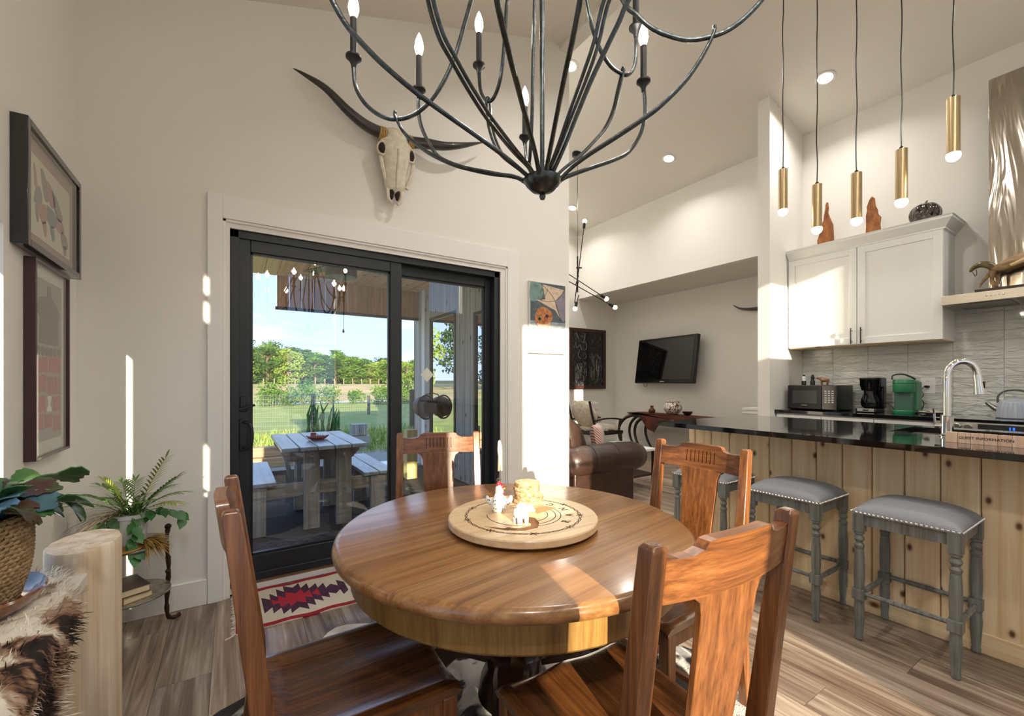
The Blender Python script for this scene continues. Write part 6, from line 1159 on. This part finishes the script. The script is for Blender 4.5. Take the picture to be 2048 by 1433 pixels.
# wire fence with posts
def fpost(x, y, h, w, label, g='fence posts'): O('fence_post', B().box(x-w/2, x+w/2, y-w/2, y+w/2, zland(y)-.1, zland(y)+h), M('dark fence post', '#3f3a33', .8), label, 'fence post', g)
fpost(1.87, 12.95, 1.02, .10, 'dark square fence post rising behind the picnic table'); fpost(4.30, 11.9, 1.15, .11, 'dark fence post beside the grey boarded wall'); fpost(4.55, 17.5, .75, .09, 'left one of the two short distant fence posts'); fpost(5.35, 17.5, .75, .09, 'right one of the two short distant fence posts'); fpost(-.4, 13.4, 1.0, .10, 'fence post at the left edge of the glass door')
t = T('wire_fence', 'thin wire mesh fence in front of the mown field', 'fence', (2, 12.8, -.1)); b = B(); A0, A1 = Vector((-1.5,13.6,0)), Vector((4.3,11.9,0))
for k in range(9): z = -.02+.115*k; b.tube([A0+Vector((0,0,z)), A1+Vector((0,0,z))], .0035, 4)
P(t, 'wires', b, M('galvanised wire', '#c9ccc4', .4, .8), smooth=0); b = B()
for k in range(110): p = A0.lerp(A1, k/109); b.tube([p+Vector((0,0,-.05)), p+Vector((0,0,.90))], .003, 4)
P(t, 'uprights', b, bpy.data.materials['galvanised wire'], smooth=0, kind='stuff')
# far fence
t = T('far_fence', 'far low post fence along the woodland edge', 'fence', (30, 60, 0))
for k in range(34): x = 2+k*1.15; P(t, 'post', B().box(x-.05, x+.05, 59.95, 60.05, 1.0, 1.75), M('pale post', '#857b66', .9) if k == 0 else bpy.data.materials['pale post'], smooth=0)
# planters near the yard edge
t = T('upright_cactus', 'planter of tall upright spiky green stems behind the picnic table', 'potted plant', (1.55, 9.6, -.16)); b = B(); r_ = random.Random(5)
P(t, 'planter', B().lathe([(.22,-.16),(.30,.20),(.32,.22),(.0001,.2)], (1.50,9.6,0), 20), M('terracotta', '#9c7a62', .8)); m_spk = M('spiky green', '#2f6a2c', .6)
for k in range(13): x = 1.28+.05*k; h = r_.uniform(.45,.75); P(t, 'stem', B().tube([(x,9.6+r_.uniform(-.1,.1),.18),(x+r_.uniform(-.05,.08),9.6,.18+h*.6),(x+r_.uniform(-.04,.12),9.6,.18+h)], [.028,.024,.006], 6), m_spk)
t = T('wooden_planter', 'square grey wooden planter box on a stand at the yard edge', 'planter', (2.25, 9.3, -.16)); P(t, 'stand', B().box(1.98,2.42,9.2,9.5,-.16,.13), m_grout)
for k in range(7): P(t, 'board', B().box(2.07+.042*k, 2.107+.042*k, 9.18, 9.20, .15, .37), w_grey, smooth=0)
P(t, 'box', B().box(2.07,2.36,9.2,9.48,.14,.37), w_grey)
t = T('retaining_timber', 'sunlit stacked timber edging at the yard edge', 'timber', (.5, 8.2, -.16))
for k, (z, dx) in enumerate(((-.16,0),(.0,.1))): P(t, 'timber', B().box(-.8+dx, 1.15+dx*.5, 8.1+.12*k, 8.3+.12*k, z, z+.155), wood('edging timber', '#9a7650', '#b8946a', '#cdb08a', 'x', .5, .8, 0, 0, .05) if k == 0 else bpy.data.materials['edging timber'], bevel=.008)
# ------------------------------------------------------------------ trees
def leafmat(name, c1, c2):
    m, n, p, out = newmat(name); n.nodes.remove(p); oi = n.nodes.new('ShaderNodeObjectInfo'); f = noise(n, coords(n), 1.3, 3); ad = nd(n, 'ShaderNodeMath', {0: f, 1: nd(n, 'ShaderNodeMath', {0: oi.outputs['Random'], 1: .35}, operation='MULTIPLY').outputs[0]}, operation='ADD').outputs[0]
    col = ramp(n, ad, [(.45, lin(c1)), (.85, lin(c2))]); a = nd(n, 'ShaderNodeBsdfDiffuse', {0: col}); b_ = nd(n, 'ShaderNodeBsdfTranslucent', {0: col}); n.links.new(nd(n, 'ShaderNodeMixShader', {0: .3, 1: a.outputs[0], 2: b_.outputs[0]}).outputs[0], out.inputs[0]); return m
m_lv1 = leafmat('broadleaf', '#37602a', '#6d8f3c'); m_lv2 = leafmat('light leaf', '#4f7a30', '#93a94a'); m_lv3 = leafmat('pine needle', '#2f5632', '#557a44'); m_trk = M('tree bark', '#6d5a48', .9, bp=(10,.6))
def leaves(b, c, rad, n, sz, rg_, sc=(1,1,1)):
    for k in range(n):
        u = Vector((rg_.gauss(0,1), rg_.gauss(0,1), rg_.gauss(0,1))).normalized(); q = rad*(rg_.random()**.33); p = Vector(c)+Vector((u.x*q*sc[0], u.y*q*sc[1], u.z*q*sc[2])); a = Vector((rg_.uniform(-1,1), rg_.uniform(-1,1), rg_.uniform(-1,1))).normalized()*sz*rg_.uniform(.6,1.3); c2 = a.orthogonal().normalized()*sz*.7
        b.add([p-a*.5, p+c2*.5, p+a*.5, p-c2*.5], [(0,1,2,3)])
def tree_proto(kind, seed):
    rg_ = random.Random(seed); tr = B(); lv = B()
    if kind == 'pine':
        tr.tube([(0,0,0),(0,0,3),(0,0,6.6)], [.16,.12,.02], 7)
        for z in [1.4+.42*i for i in range(13)]:
            rr = 1.55*(1-(z-1.2)/6.2)+.15
            for k in range(6): a = rg_.uniform(0,6.28); tr.tube([(0,0,z),(rr*.8*math.cos(a),rr*.8*math.sin(a),z+.1)], [.03,.01], 4, False); leaves(lv, (rr*.6*math.cos(a),rr*.6*math.sin(a),z+.08), .48, 26, .24, rg_, (1.2,1.2,.5))
    else:
        H_ = 6.5; tr.tube([(0,0,0),(.1,0,1.6),(.05,.1,3.4),(0,0,5.2)], [.22,.18,.12,.03], 7)
        for k in range(32):
            z = rg_.uniform(.5,6.0); w = 1.75*math.sin(PI*min(1,max(.14,(z+.2)/6.4)))**.6; a = rg_.uniform(0,6.28); c = (w*math.cos(a)*rg_.uniform(.3,1), w*math.sin(a)*rg_.uniform(.3,1), z); tr.tube([(.05,0,max(.3,z-1.0)), c], [.05,.012], 4, False); leaves(lv, c, rg_.uniform(.6,.95), 62, .30, rg_, (1,1,.8))
    return tr, lv
protos = []
for k, (kind, mat) in enumerate((('broad',m_lv1),('broad',m_lv2),('pine',m_lv3),('broad',m_lv1),('pine',m_lv3))):
    tr, lv = tree_proto(kind, 30+k); a = tr.mesh('trunk', smooth=60); a.materials.append(m_trk); c = lv.mesh('foliage', smooth=0); c.materials.append(mat); protos.append((kind, a, c))
def plant_tree(k, x, y, z, s, label, group, name):
    t = T(name, label, 'tree', (x, y, z), rnd.uniform(0,6.28), group); t.scale = (s[0], s[0], s[1])
    for nm, me in (('trunk', protos[k][1]), ('foliage', protos[k][2])): o = bpy.data.objects.new(nm, me); COL.objects.link(o); o.parent = t
rnd.seed(5); k = 0
names_t = {0: 'dark green broadleaf tree', 1: 'light green broadleaf tree', 2: 'slim conifer', 3: 'dense broadleaf tree', 4: 'tall conifer'}
ords = 'first second third fourth fifth sixth seventh eighth ninth tenth eleventh twelfth thirteenth fourteenth fifteenth sixteenth seventeenth eighteenth'.split()
for row, (yy_, n_, h0, rw) in enumerate(((63, 18, .82, 'front'), (68, 17, 1.0, 'middle'), (74, 15, 1.1, 'back'))):
    for i in range(n_):
        x = -1+(i+rnd.uniform(-.3,.3))*(27+row*3)/n_+row; kk = rnd.choice((0,1,2,3,4,0,1)); tall = .90-.30*max(0, min(1, (x-3)/15.0))
        plant_tree(kk, x, yy_+rnd.uniform(-1.5,1.5), zland(62)-.1+row*.05, (h0*rnd.uniform(1.0,1.3), h0*rnd.uniform(.85,1.08)*tall), names_t[kk]+', '+ords[i]+' from the left in the '+rw+' row of the far woodland', 'far woodland trees', 'woodland_tree')
for i in range(15): a = R(100+i*6); rr = rnd.uniform(34,52); kk = rnd.choice((0,1,3,4)); plant_tree(kk, rr*math.cos(a), 4+rr*math.sin(a), .3, (1.5,1.5*rnd.uniform(.9,1.2)), ['dark green tree west of the porch', 'light green tree west of the porch', '', 'dense tree west of the porch', 'tall conifer west of the porch'][kk], 'trees west of the porch ' + str(kk), 'side_tree')
for i in range(7): a = R(215+i*18); rr = rnd.uniform(40,55); kk = rnd.choice((0,1,3,4)); plant_tree(kk, rr*math.cos(a), rr*math.sin(a), -.2, (1.3,1.25*rnd.uniform(.8,1.0)), ['dark green tree behind the house', 'light green tree behind the house', '', 'dense tree behind the house', 'tall conifer behind the house'][kk], 'trees behind the house ' + str(kk), 'rear_tree')
def bush(x, y, w, h, label, seed):
    t = T('field_bush', label, 'bush', (x, y, zland(y)), 0, 'field bushes'); rg_ = random.Random(seed); b = B(); st = B()
    for k in range(int(9*w)): c = (x+rg_.uniform(-w/2,w/2), y+rg_.uniform(-.4,.4), zland(y)+rg_.uniform(.15,.75)*h*(1-abs(k/(9*w)-.5)*.3)); leaves(b, c, .33*h, 70, .14, rg_); st.tube([(c[0],y,zland(y)-.1), c], .012, 4, False)
    P(t, 'foliage', b, m_lv1 if seed % 2 else m_lv2, smooth=0); P(t, 'stems', st, m_trk, smooth=0)
bush(3.0, 24.5, 3.4, 1.25, 'wide low bush at the left end of the bank', 1); bush(7.4, 23.8, 1.9, 1.15, 'round bush in the middle of the bank', 2); bush(8.5, 24.2, .9, 1.9, 'upright cedar-like bush on the bank', 3); bush(5.7, 24.6, .7, .8, 'tiny bush between the larger ones on the bank', 4); bush(11.9, 24.5, .8, 1.5, 'bush on the bank beside the door mullion', 5); bush(4.6, 34, .6, 1.3, 'lone sapling high on the dry bank', 7)
